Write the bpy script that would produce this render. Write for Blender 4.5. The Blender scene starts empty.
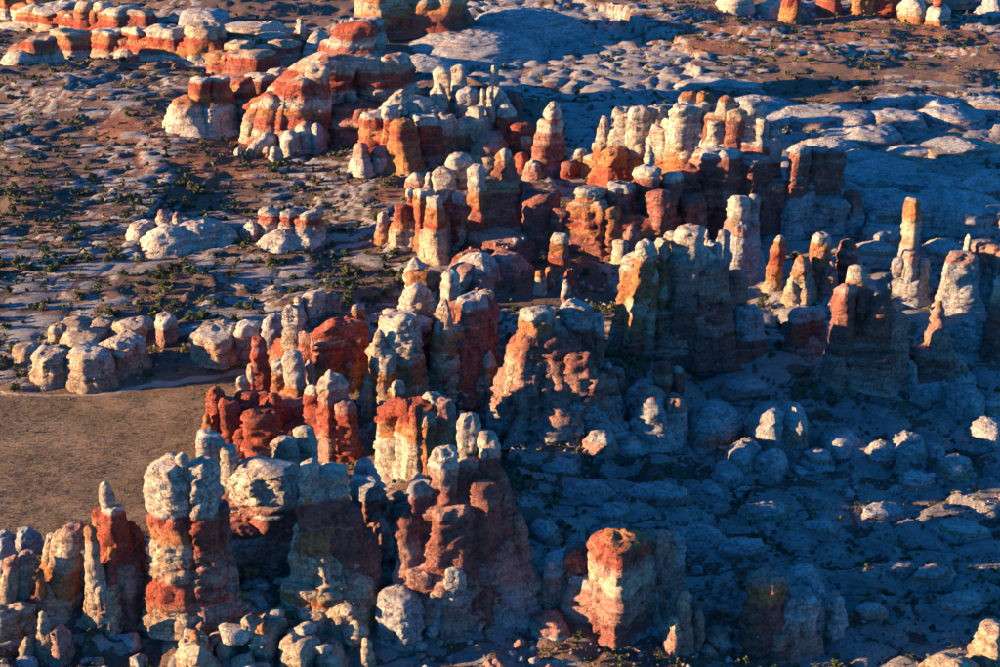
import bpy, math, random, bisect, time
_t0 = time.time()
import numpy as np
from mathutils import Vector

# ------------------------------------------------------------------ camera, sky, sun, exposure
scene = bpy.context.scene
CAM_H, PITCH, F = 260.0, math.radians(22.0), 1667.0        # metres, downward tilt, focal length in 1000-px units
cam_data = bpy.data.cameras.new("camera")
cam = bpy.data.objects.new("camera", cam_data)
scene.collection.objects.link(cam)
cam.location = (0, 0, CAM_H)
cam.rotation_euler = (math.radians(90) - PITCH, 0, 0)
cam_data.sensor_fit = 'HORIZONTAL'
cam_data.sensor_width = 36.0
cam_data.lens = 36.0 * F / 1000.0
cam_data.clip_start = 1.0
cam_data.clip_end = 60000.0
scene.camera = cam

SUN_EL = math.radians(9.0)
SUN_AZ = math.radians(8.0)                                   # sun stands left, this much towards the camera
sun_dir = Vector((-math.cos(SUN_AZ) * math.cos(SUN_EL), -math.sin(SUN_AZ) * math.cos(SUN_EL), math.sin(SUN_EL)))
world = bpy.data.worlds.new("World")
scene.world = world
world.use_nodes = True
wn = world.node_tree
wn.nodes.clear()
w_out = wn.nodes.new("ShaderNodeOutputWorld")
w_bg = wn.nodes.new("ShaderNodeBackground")
w_sky = wn.nodes.new("ShaderNodeTexSky")
w_sky.sky_type = 'NISHITA'
w_sky.sun_disc = False
w_sky.sun_elevation = SUN_EL
w_sky.sun_rotation = math.atan2(sun_dir.x, sun_dir.y)
w_sky.altitude = 1700
w_sky.air_density = 1.0
w_sky.dust_density = 0.2
w_sky.ozone_density = 4.0
w_tint = wn.nodes.new("ShaderNodeMix")                      # clear, deep blue evening sky
w_tint.data_type = 'RGBA'
w_tint.blend_type = 'MULTIPLY'
w_tint.inputs[0].default_value = 1.0
w_tint.inputs[7].default_value = (0.17, 0.74, 1.12, 1)
wn.links.new(w_sky.outputs[0], w_tint.inputs[6])
wn.links.new(w_tint.outputs[2], w_bg.inputs[0])
w_bg.inputs[1].default_value = 0.098
wn.links.new(w_bg.outputs[0], w_out.inputs[0])

sun_data = bpy.data.lights.new("sun", 'SUN')
sun_data.energy = 5.0
sun_data.angle = math.radians(0.5)
sun_data.color = (1.0, 0.69, 0.38)
sun = bpy.data.objects.new("sun", sun_data)
scene.collection.objects.link(sun)
sun.rotation_euler = sun_dir.to_track_quat('Z', 'Y').to_euler()
sun.location = (-300, 400, 300)

vs = scene.view_settings
vs.view_transform = 'Standard'
vs.look = 'None'
vs.exposure = 2.3
vs.gamma = 1.0
vs.use_curve_mapping = False

C = scene.collection
rnd = random.Random(7)
rng = np.random.default_rng(11)

# ------------------------------------------------------------------ noise
def _h(ix, iy, iz, s):
    with np.errstate(over='ignore'):
        h = (ix.astype(np.uint32) * np.uint32(374761393)) ^ (iy.astype(np.uint32) * np.uint32(668265263)) ^ (iz.astype(np.uint32) * np.uint32(2246822519)) ^ np.uint32((s * 3266489917 + 12345) & 0xffffffff)
        h = (h ^ (h >> np.uint32(15))) * np.uint32(2246822519)
        h = (h ^ (h >> np.uint32(13))) * np.uint32(3266489917)
        h = h ^ (h >> np.uint32(16))
    return h.astype(np.float64) / 4294967295.0

def vnoise(x, y, z, s=0):
    fx, fy, fz = np.floor(x), np.floor(y), np.floor(z)
    ix, iy, iz = fx.astype(np.int64), fy.astype(np.int64), fz.astype(np.int64)
    a, b, c = x - fx, y - fy, z - fz
    a = a * a * a * (a * (a * 6 - 15) + 10); b = b * b * b * (b * (b * 6 - 15) + 10); c = c * c * c * (c * (c * 6 - 15) + 10)
    r = 0
    for dx in (0, 1):
        for dy in (0, 1):
            for dz in (0, 1):
                w = (a if dx else 1 - a) * (b if dy else 1 - b) * (c if dz else 1 - c)
                r = r + w * _h(ix + dx, iy + dy, iz + dz, s)
    return r * 2 - 1

def fbm(x, y, z, s=0, o=4, g=0.5):
    r, a, n = 0, 1.0, 0
    for k in range(o):
        r = r + a * vnoise(x, y, z, s + k); n += a
        a *= g; x, y, z = x * 2.03 + 3.1, y * 2.03 + 1.7, z * 2.03 + 5.3
    return r / n

def worley2(x, y, s=0):
    """F1, F2 and a random value of the nearest cell"""
    fx, fy = np.floor(x), np.floor(y)
    f1 = np.full(x.shape, 9.0); f2 = np.full(x.shape, 9.0); cid = np.zeros(x.shape)
    z = np.zeros(x.shape, dtype=np.int64)
    for dx in (-1, 0, 1):
        for dy in (-1, 0, 1):
            ix, iy = (fx + dx).astype(np.int64), (fy + dy).astype(np.int64)
            px = ix + _h(ix, iy, z, s); py = iy + _h(ix, iy, z, s + 1)
            d = np.hypot(px - x, py - y)
            c = _h(ix, iy, z, s + 2)
            near = d < f1
            f2 = np.where(near, f1, np.minimum(f2, d))
            cid = np.where(near, c, cid)
            f1 = np.where(near, d, f1)
    return f1, f2, cid

def sstep(a, b, x):
    t = np.clip((x - a) / (b - a), 0, 1)
    return t * t * (3 - 2 * t)

# ------------------------------------------------------------------ pixel <-> place
cp, sp = math.cos(PITCH), math.sin(PITCH)
def ray(u, v):
    a, b = (u - 500.0) / F, (333.5 - v) / F
    return np.array([a, cp + b * sp, -sp + b * cp])
def project(x, y, z):
    dz = z - CAM_H
    dep = y * cp - dz * sp
    up = y * sp + dz * cp
    return 500 + F * x / dep, 333.5 - F * up / dep

def inpoly(u, v, poly):
    u = np.asarray(u, float); v = np.asarray(v, float)
    r = np.zeros(u.shape, bool)
    n = len(poly)
    for i in range(n):
        (x1, y1), (x2, y2) = poly[i], poly[(i + 1) % n]
        if y1 == y2: continue
        c = ((y1 > v) != (y2 > v)) & (u < (x2 - x1) * (v - y1) / (y2 - y1) + x1)
        r ^= c
    return r

# outlines of ground regions, found in the photograph and laid on the level ground
def gpoly(pts):
    out = []
    for u, v in pts:
        d = ray(u, v); k = -CAM_H / d[2]
        out.append((d[0] * k, d[1] * k))
    return out
GRASS = gpoly([(-260, 400), (0, 397), (100, 396), (150, 388), (262, 372), (300, 400), (260, 470), (200, 500), (150, 520), (0, 530), (-300, 540)])
SLICKS = [gpoly(p) for p in (
    [(545, 118), (700, 100), (860, 112), (1000, 100), (1400, 110), (1500, 900), (480, 900), (505, 560), (500, 470), (560, 440), (640, 400), (640, 330), (590, 262), (560, 190)],
    [(385, 6), (560, -4), (700, 60), (690, 118), (560, 118), (440, 80)],
    [(-200, 240), (60, 235), (170, 250), (330, 262), (385, 285), (360, 318), (250, 330), (110, 318), (20, 340), (-200, 350)],
    [(-200, 520), (60, 520), (160, 540), (160, 700), (-300, 720)],
    [(170, 600), (480, 520), (520, 720), (120, 720)],
    [(300, 255), (470, 260), (480, 330), (360, 350)],
    [(40, 60), (230, 62), (240, 80), (100, 86)],
)]
PATCH = gpoly([(-300, 60), (240, 90), (360, 165), (420, 190), (390, 260), (200, 250), (-300, 260)])
RUST = [gpoly(p) for p in ([(90, 128), (250, 132), (270, 170), (200, 190), (110, 160)], [(520, 170), (640, 175), (640, 280), (560, 300), (500, 300), (480, 270)],
        [(640, 34), (1000, 24), (1000, 60), (700, 66)], [(360, 165), (440, 160), (470, 190), (380, 215)], [(180, 560), (260, 560), (300, 620), (180, 650)])]

def seg_dist(x, y, pts):
    best = np.full(x.shape, 1e9)
    for (x1, y1), (x2, y2) in zip(pts[:-1], pts[1:]):
        dx, dy = x2 - x1, y2 - y1
        t = np.clip(((x - x1) * dx + (y - y1) * dy) / (dx * dx + dy * dy), 0, 1)
        best = np.minimum(best, np.hypot(x - x1 - t * dx, y - y1 - t * dy))
    return best

def zones(x, y):
    jx = x + 14 * fbm(x / 40, y / 40, x * 0, 31, 4, .6); jy = y + 20 * fbm(x / 40, y / 40, x * 0, 47, 4, .6)
    px_, py_ = x + (jx - x) * .4, y + (jy - y) * .3
    gr = np.maximum(inpoly(px_, py_, GRASS), np.exp(-(seg_dist(px_, py_, GRASS + GRASS[:1]) / 9) ** 2))
    sl = np.zeros(x.shape)
    for p in SLICKS: sl = np.maximum(sl, inpoly(jx, jy, p))
    n = fbm(x / 38, y / 26, x * 0, 5, 4, .55)
    rt = sstep(-30, 60, x + .12 * (y - 600))
    sl = sl * sstep(-.3, -.12, n + .12 - .16 * (1 - rt) + .25 * rt) * (1 - gr)
    rs = np.zeros(x.shape)
    for p in RUST: rs = np.maximum(rs, inpoly(jx, jy, p))
    return gr, sl, rs

def inpoly_soft(x, y):                                        # the sunken flat right of the ridge
    return sstep(0, 60, x - 20 + .0 * y) * sstep(760, 600, y)
RIDGES = [(gpoly([(20, 610), (190, 610), (320, 600), (450, 600), (450, 500), (425, 440), (440, 390), (550, 412), (680, 352), (860, 370)]), 11.0, 26.0),
          (gpoly([(780, 215), (620, 225), (520, 235), (440, 235)]), 6.0, 24.0)]
def ground(x, y, full=False):
    x = np.asarray(x, float); y = np.asarray(y, float)
    o = np.zeros(x.shape)
    gr, sl, rs = zones(x, y)
    near = sstep(4000, 1500, np.hypot(x, y))
    # the open plain steps down in low ledges where pale beds come out of the soil
    sv = 9.0 * (fbm(x / 120, y / 75, o, 401, 5, .55) + .0006 * y)
    fr = sv - np.floor(sv)
    open_ = (1 - gr) * (1 - sl)
    stair = (np.floor(sv) + sstep(.0, .10, fr)) * 1.25
    ledge = open_ * sstep(.30, .18, np.abs(fr - .24 + .3 * fbm(x / 9, y / 7, o, 411, 3))) * sstep(-.15, .12, fbm(x / 50, y / 40, o, 421, 3) - .03)
    h = 4.0 * fbm(x / 170, y / 170, o, 3, 3) * (1 - .6 * gr)
    wx, wy = x + 7 * fbm(x / 22, y / 22, o, 61, 3), y + 7 * fbm(x / 22, y / 22, o, 71, 3)
    f1, f2, cid = worley2(wx / 17, wy / 20, 5)
    g1, g2, cid2 = worley2(wx / 6.5, wy / 7.5, 15)
    e1 = f2 - f1; e2 = g2 - g1
    dome = sstep(0.0, .45, e1) * (1.2 + 3.6 * cid) + sstep(.0, .4, e2) * (.35 + .8 * cid2) * (.5 + .5 * sstep(.05, .2, e1))
    lay = np.round(dome / .8 + .2 * fbm(x / 9, y / 9, o, 93, 2)) * .8
    dome = dome * .62 + lay * .38
    right = sstep(-30, 60, x + .12 * (y - 600))
    h = h + (stair - 3.) * open_ * near * sstep(1e9, 1e8, y) + ledge * .4 * near
    h = h + sl * dome * near * (.16 + .40 * right) + .14 * fbm(x / 6, y / 6, o, 81, 3) * (1 - .3 * gr) * near
    for pts, amp, rad in RIDGES:
        h = h + amp * np.exp(-(seg_dist(x, y, pts) / rad) ** 2)
    h = h - 6 * inpoly_soft(x, y)
    if full:
        crack = sstep(.03, .10, e1) * (.35 + .65 * sstep(.02, .08, e2 + .06 * cid2))
        return h, ledge * .95 * sstep(.0, .08, e2) + sl * crack * sstep(.1, .3, cid + .25) * sstep(-.28, .0, fbm(x / 17, y / 11, o, 333, 4, .6) + .2 * right), gr, rs
    return h

def gz(x, y):
    """height of the built ground sheet"""
    i = min(max(bisect.bisect(gxl, x) - 1, 0), len(gxl) - 2); j = min(max(bisect.bisect(gyl, y) - 1, 0), len(gyl) - 2)
    a = (x - gxl[i]) / (gxl[i + 1] - gxl[i]); b = (y - gyl[j]) / (gyl[j + 1] - gyl[j])
    return float((gh[j, i] * (1 - a) + gh[j, i + 1] * a) * (1 - b) + (gh[j + 1, i] * (1 - a) + gh[j + 1, i + 1] * a) * b)

def hit(u, v):
    d = ray(u, v); z = 0.0
    for _ in range(6):
        k = (z - CAM_H) / d[2]
        z = gz(d[0] * k, d[1] * k)
    return d[0] * k, d[1] * k, z

# ------------------------------------------------------------------ materials
def nd(nt, typ, **kw):
    n = nt.nodes.new(typ)
    for k, v in kw.items():
        if hasattr(n, k): setattr(n, k, v)
        else: n.inputs[k].default_value = v
    return n
def new_mat(name):
    m = bpy.data.materials.new(name); m.use_nodes = True
    nt = m.node_tree
    b = nt.nodes["Principled BSDF"]
    b.inputs["Roughness"].default_value = .93
    b.inputs["Specular IOR Level"].default_value = .15
    return m, nt, b
def noise_node(nt, vec, scale, detail=4, rough=.6, stretch=None, loc=(0, 0, 0)):
    if stretch:
        mp = nd(nt, "ShaderNodeMapping")
        mp.inputs["Scale"].default_value = stretch
        mp.inputs["Location"].default_value = loc
        nt.links.new(vec, mp.inputs[0]); vec = mp.outputs[0]
    t = nd(nt, "ShaderNodeTexNoise")
    t.inputs["Scale"].default_value = scale; t.inputs["Detail"].default_value = detail; t.inputs["Roughness"].default_value = rough
    nt.links.new(vec, t.inputs["Vector"])
    return t.outputs["Fac"]
def math_node(nt, op, a, b=None, clamp=False):
    n = nd(nt, "ShaderNodeMath", operation=op); n.use_clamp = clamp
    for i, q in enumerate((a, b)):
        if q is None: continue
        if isinstance(q, (int, float)): n.inputs[i].default_value = q
        else: nt.links.new(q, n.inputs[i])
    return n.outputs[0]
def remap(nt, val, a, b, c=0., d=1.):
    n = nd(nt, "ShaderNodeMapRange"); n.interpolation_type = 'SMOOTHSTEP'
    for i, q in enumerate((a, b, c, d)): n.inputs[i + 1].default_value = q
    nt.links.new(val, n.inputs[0]); return n.outputs[0]
def mix_node(nt, fac, a, b, blend='MIX'):
    n = nd(nt, "ShaderNodeMix", data_type='RGBA', blend_type=blend)
    if isinstance(fac, (int, float)): n.inputs[0].default_value = fac
    else: nt.links.new(fac, n.inputs[0])
    for q, i in ((a, 6), (b, 7)):
        if isinstance(q, tuple): n.inputs[i].default_value = (*q, 1) if len(q) == 3 else q
        else: nt.links.new(q, n.inputs[i])
    return n.outputs[2]
def bump_node(nt, h, strength, dist, prev=None):
    b = nd(nt, "ShaderNodeBump"); b.inputs["Strength"].default_value = strength; b.inputs["Distance"].default_value = dist
    nt.links.new(h, b.inputs["Height"])
    if prev is not None: nt.links.new(prev, b.inputs["Normal"])
    return b.outputs[0]

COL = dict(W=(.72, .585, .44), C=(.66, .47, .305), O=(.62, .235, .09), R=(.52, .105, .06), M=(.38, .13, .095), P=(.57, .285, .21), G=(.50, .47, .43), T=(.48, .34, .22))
_mats = {}
def rock_mat(spec):
    """spec 'M0 O.35 W.8': stone colour from that height upwards"""
    if spec in _mats: return _mats[spec]
    m, nt, b = new_mat("banded_sandstone")
    at = nd(nt, "ShaderNodeAttribute"); at.attribute_name = "strata"
    geo = nd(nt, "ShaderNodeNewGeometry")
    pos = geo.outputs["Position"]
    wob = noise_node(nt, pos, .12, 5, .65)
    t = math_node(nt, 'ADD', at.outputs["Fac"], math_node(nt, 'MULTIPLY', math_node(nt, 'SUBTRACT', wob, .5), .14))
    ramp = nd(nt, "ShaderNodeValToRGB")
    st = []
    for tok in spec.split():
        st.append((float(tok[1:]), COL[tok[0]]))
    cr = ramp.color_ramp
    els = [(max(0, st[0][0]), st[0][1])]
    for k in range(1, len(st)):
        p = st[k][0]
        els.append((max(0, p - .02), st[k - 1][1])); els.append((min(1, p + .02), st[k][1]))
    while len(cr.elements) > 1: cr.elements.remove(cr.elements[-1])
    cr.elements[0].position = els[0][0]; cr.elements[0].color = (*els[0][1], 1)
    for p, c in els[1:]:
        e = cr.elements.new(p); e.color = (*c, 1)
    nt.links.new(t, ramp.inputs[0])
    col = ramp.outputs[0]
    # thin beds, run-off streaks, blotches
    bed = noise_node(nt, pos, 1.0, 4, .7, (.035, .035, .75))
    col = mix_node(nt, remap(nt, bed, .42, .68, 0, .55), col, (.30, .115, .065))
    bed2 = noise_node(nt, pos, 1.0, 3, .6, (.03, .03, .42), (9, 4, 2))
    col = mix_node(nt, remap(nt, bed2, .54, .68, 0, .28), col, (.60, .50, .40))
    strk = noise_node(nt, pos, 1.0, 5, .7, (.38, .38, .03))
    sepn = nd(nt, "ShaderNodeSeparateXYZ"); nt.links.new(geo.outputs["Normal"], sepn.inputs[0])
    steep = remap(nt, sepn.outputs[2], .25, .6, 1, 0)
    col = mix_node(nt, math_node(nt, 'MULTIPLY', remap(nt, strk, .5, .7, 0, .6), steep), col, (.16, .065, .045))
    blot = noise_node(nt, pos, .35, 6, .72)
    col = mix_node(nt, 1.0, col, mix_node(nt, blot, (.5, .5, .5), (1.4, 1.4, 1.4)), 'MULTIPLY')
    spk = noise_node(nt, pos, 1.1, 8, .78)
    col = mix_node(nt, 1.0, col, mix_node(nt, remap(nt, spk, .3, .7), (.55, .55, .55), (1.32, 1.32, 1.32)), 'MULTIPLY')
    # fracture lines: tall joints and bed partings, bumped, with a darker colour along them
    mp = nd(nt, "ShaderNodeMapping"); mp.inputs["Scale"].default_value = (.21, .21, .045)
    wn_ = nd(nt, "ShaderNodeTexNoise"); wn_.inputs["Scale"].default_value = .25; wn_.inputs["Detail"].default_value = 4
    nt.links.new(pos, wn_.inputs["Vector"])
    va = nd(nt, "ShaderNodeVectorMath", operation='MULTIPLY_ADD'); va.inputs[1].default_value = (9, 9, 22)
    nt.links.new(wn_.outputs["Color"], va.inputs[0]); nt.links.new(pos, va.inputs[2])
    nt.links.new(va.outputs[0], mp.inputs[0])
    vo = nd(nt, "ShaderNodeTexVoronoi"); vo.feature = 'DISTANCE_TO_EDGE'; vo.inputs["Scale"].default_value = 1.0
    nt.links.new(mp.outputs[0], vo.inputs["Vector"])
    crack = remap(nt, vo.outputs["Distance"], .0, .07, 0, 1)
    col = mix_node(nt, remap(nt, vo.outputs["Distance"], .0, .04, .5, 0), col, (.10, .05, .04))
    nt.links.new(col, b.inputs["Base Color"])
    n1 = noise_node(nt, pos, .5, 9, .74)
    n0 = noise_node(nt, pos, 1.3, 6, .75)
    n2 = noise_node(nt, pos, 1.0, 5, .7, (.12, .12, 1.3))
    nn = bump_node(nt, n1, 1.0, 3.4)
    nn = bump_node(nt, n2, .8, 1.5, nn)
    nn = bump_node(nt, crack, .8, 1.2, nn)
    nn = bump_node(nt, math_node(nt, 'MULTIPLY', n0, remap(nt, noise_node(nt, pos, .09, 3, .5), .4, .6, .15, 1.)), .9, 1.4, nn)
    nt.links.new(nn, b.inputs["Normal"])
    _mats[spec] = m
    return m

def ground_mat():
    m, nt, b = new_mat("desert_ground")
    geo = nd(nt, "ShaderNodeNewGeometry"); pos = geo.outputs["Position"]
    def A(n):
        a = nd(nt, "ShaderNodeAttribute"); a.attribute_name = n; return a.outputs["Fac"]
    big = noise_node(nt, pos, .02, 5, .6)
    mid = noise_node(nt, pos, .16, 6, .7)
    fine = noise_node(nt, pos, .9, 6, .75)
    soil = mix_node(nt, remap(nt, big, .35, .65), (.20, .118, .085), (.30, .165, .11))
    soil = mix_node(nt, math_node(nt, 'MULTIPLY', A("rust"), .85), soil, (.34, .135, .075))
    dry = mix_node(nt, remap(nt, noise_node(nt, pos, .045, 6, .65), .38, .6), (.47, .295, .165), (.28, .185, .10))
    soil = mix_node(nt, A("grass"), soil, dry)
    soil = mix_node(nt, math_node(nt, 'MULTIPLY', remap(nt, fine, .52, .64, 0, .5), math_node(nt, 'SUBTRACT', 1.0, math_node(nt, 'MULTIPLY', A("grass"), .7))), soil, (.07, .058, .038))
    soil = mix_node(nt, remap(nt, mid, .57, .66, 0, .45), soil, (.36, .29, .22))
    rock = mix_node(nt, remap(nt, mid, .3, .7), (.54, .475, .41), (.37, .32, .28))
    bed = noise_node(nt, pos, 1.0, 4, .7, (.05, .05, 1.1))
    spk = noise_node(nt, pos, .8, 8, .8)
    rock = mix_node(nt, remap(nt, spk, .52, .62, 0, .55), rock, (.13, .10, .085))
    rock = mix_node(nt, remap(nt, bed, .48, .68, 0, .5), rock, (.24, .155, .115))
    k = math_node(nt, 'ADD', A("slick"), math_node(nt, 'MULTIPLY', math_node(nt, 'SUBTRACT', noise_node(nt, pos, .45, 9, .8), .5), 1.3))
    col = mix_node(nt, remap(nt, k, .36, .45), soil, rock)
    nt.links.new(col, b.inputs["Base Color"])
    nn = bump_node(nt, fine, 1.0, 1.6)
    nn = bump_node(nt, mid, .6, 1.6, nn)
    nn = bump_node(nt, k, .7, .9, nn)
    nt.links.new(nn, b.inputs["Normal"])
    return m

def plain_mat(name, c1, c2, scale, bump=.0, dist=.3):
    m, nt, b = new_mat(name)
    geo = nd(nt, "ShaderNodeNewGeometry"); pos = geo.outputs["Position"]
    n = noise_node(nt, pos, scale, 4, .65)
    oi = nd(nt, "ShaderNodeObjectInfo")
    f = math_node(nt, 'ADD', remap(nt, n, .3, .7), math_node(nt, 'MULTIPLY', math_node(nt, 'SUBTRACT', oi.outputs["Random"], .5), .5), True)
    nt.links.new(mix_node(nt, f, c1, c2), b.inputs["Base Color"])
    if bump: nt.links.new(bump_node(nt, noise_node(nt, pos, scale * 3, 6, .7), bump, dist), b.inputs["Normal"])
    return m

# ------------------------------------------------------------------ mesh helpers
def mesh_np(name, V, Fq, mat, strata=None, attrs=None, smooth=True):
    me = bpy.data.meshes.new(name)
    V = np.asarray(V, np.float32); Fq = np.asarray(Fq, np.int32)
    k = Fq.shape[1]
    me.vertices.add(len(V)); me.vertices.foreach_set("co", V.ravel())
    me.loops.add(Fq.size); me.loops.foreach_set("vertex_index", Fq.ravel())
    me.polygons.add(len(Fq)); me.polygons.foreach_set("loop_start", np.arange(0, Fq.size, k, dtype=np.int32))
    me.polygons.foreach_set("loop_total", np.full(len(Fq), k, np.int32))
    me.update(calc_edges=True)
    me.polygons.foreach_set("use_smooth", np.full(len(Fq), smooth, bool))
    A = dict(attrs or {})
    if strata is not None: A["strata"] = strata
    for n, val in A.items():
        a = me.attributes.new(n, 'FLOAT', 'POINT'); a.data.foreach_set("value", np.asarray(val, np.float32))
    if mat: me.materials.append(mat)
    return me
def link(name, data, parent=None, loc=(0, 0, 0)):
    o = bpy.data.objects.new(name, data); C.objects.link(o)
    o.location = loc
    if parent: o.parent = parent
    return o
def tag(o, label, cat, group=None):
    o["label"] = label; o["category"] = cat
    if group: o["group"] = group
    return o

# beds of the whole formation: thickness and hardness, shared by every rock
_br = random.Random(3)
BED_Z, BED_R = [-40.], []
while BED_Z[-1] < 140:
    BED_Z.append(BED_Z[-1] + _br.choice([1.2, 1.8, 2.6, 3.4, 4.6, 6.5])); BED_R.append(_br.uniform(-1, 1))
BED_Z = np.array(BED_Z); BED_R = np.array(BED_R)
def bedding(x, y, z):
    zz = z + 1.4 * fbm(x / 30, y / 30, z * 0, 201, 3)
    i = np.clip(np.searchsorted(BED_Z, zz) - 1, 0, len(BED_R) - 1)
    f = (zz - BED_Z[i]) / (BED_Z[i + 1] - BED_Z[i])
    th = BED_Z[i + 1] - BED_Z[i]
    return BED_R[i] * .5 + np.minimum(th / 4, 1) * ((1 - np.abs(2 * f - 1) ** 3.5) - .8)

PROF = dict(
    tower=[(1.62, 0), (1.36, .1), (1.18, .28), (1.06, .5), (.98, .7), (.93, .85), (.87, .95), (.72, 1.0), (0, 1.0)],
    capped=[(1.6, 0), (1.34, .1), (1.16, .28), (1.02, .48), (.94, .66), (.86, .70), (.94, .75), (.94, .86), (.85, .95), (.62, 1.0), (0, 1.0)],
    knob=[(1.2, 0), (1.0, .2), (.92, .52), (.6, .58), (.74, .66), (.7, .74), (.44, .78), (.56, .85), (.52, .94), (.26, 1.0), (0, 1.0)],
    head=[(.7, 0), (.62, .1), (.9, .25), (1.0, .5), (.92, .74), (.6, .93), (.25, 1.0), (0, 1.0)],
    dome=[(1.02, 0), (1.0, .25), (.95, .5), (.82, .74), (.56, .92), (.25, 1.0), (0, 1.0)],
    cone=[(1.22, 0), (1.05, .25), (.78, .55), (.56, .8), (.36, .94), (.15, 1.0), (0, 1.0)],
    block=[(1.35, 0), (1.2, .1), (1.08, .26), (.98, .5), (.96, .86), (.9, .95), (.74, 1.0), (0, 1.0)],
    spire=[(1.35, 0), (1.12, .14), (.92, .36), (.86, .62), (.76, .82), (.56, .95), (.25, 1.0), (0, 1.0)],
    skirt=[(1.5, 0), (1.2, .25), (.98, .5), (.84, .78), (.6, .94), (.25, 1.0), (0, 1.0)],
    core=[(1.12, 0), (1.0, .1), (.88, .28), (.72, .5), (.56, .72), (.44, .88), (.3, .97), (.12, 1.0), (0, 1.0)],
    wall=[(1.14, 0), (1.05, .08), (1.0, .3), (.98, .88), (.93, .96), (.82, 1.0), (0, 1.0)],
    drum=[(1.12, 0), (1.04, .1), (1.02, .35), (1.0, .8), (.96, .93), (.84, 1.0), (0, 1.0)],
    butte=[(1.3, 0), (1.12, .14), (.98, .3), (.86, .34), (.74, .5), (.66, .54), (.5, .68), (.4, .72), (.30, .76), (.27, .9), (.25, .97), (.15, 1.0), (0, 1.0)],
    slab=[(1.15, 0), (1.08, .3), (1.02, .6), (.93, .84), (.76, .96), (.45, 1.0), (0, 1.0)],
    mound=[(1.25, 0), (1.12, .25), (.9, .58), (.55, .88), (.2, 1.0), (0, 1.0)],
)
PNAME = dict(tower='pillar', capped='pillar', knob='pillar', head='caprock', dome='dome', cone='buttress', block='wall_block', spire='spire', skirt='apron', mound='apron', butte='pyramid', core='massif', drum='drum', wall='wall_block', slab='slab')
def profile(kind, n, wh):
    P = np.array(PROF[kind], float)
    for _ in range(2):                                        # corner cutting
        Q = [P[0]]
        for a, b in zip(P[:-1], P[1:]): Q += [a * .75 + b * .25, a * .25 + b * .75]
        Q.append(P[-1]); P = np.array(Q)
    seg = np.hypot(np.diff(P[:, 0]) * wh * .5, np.diff(P[:, 1]))
    s = np.concatenate([[0], np.cumsum(seg)]); t = np.linspace(0, s[-1], n)
    return np.interp(t, s, P[:, 0]), np.interp(t, s, P[:, 1])

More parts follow.
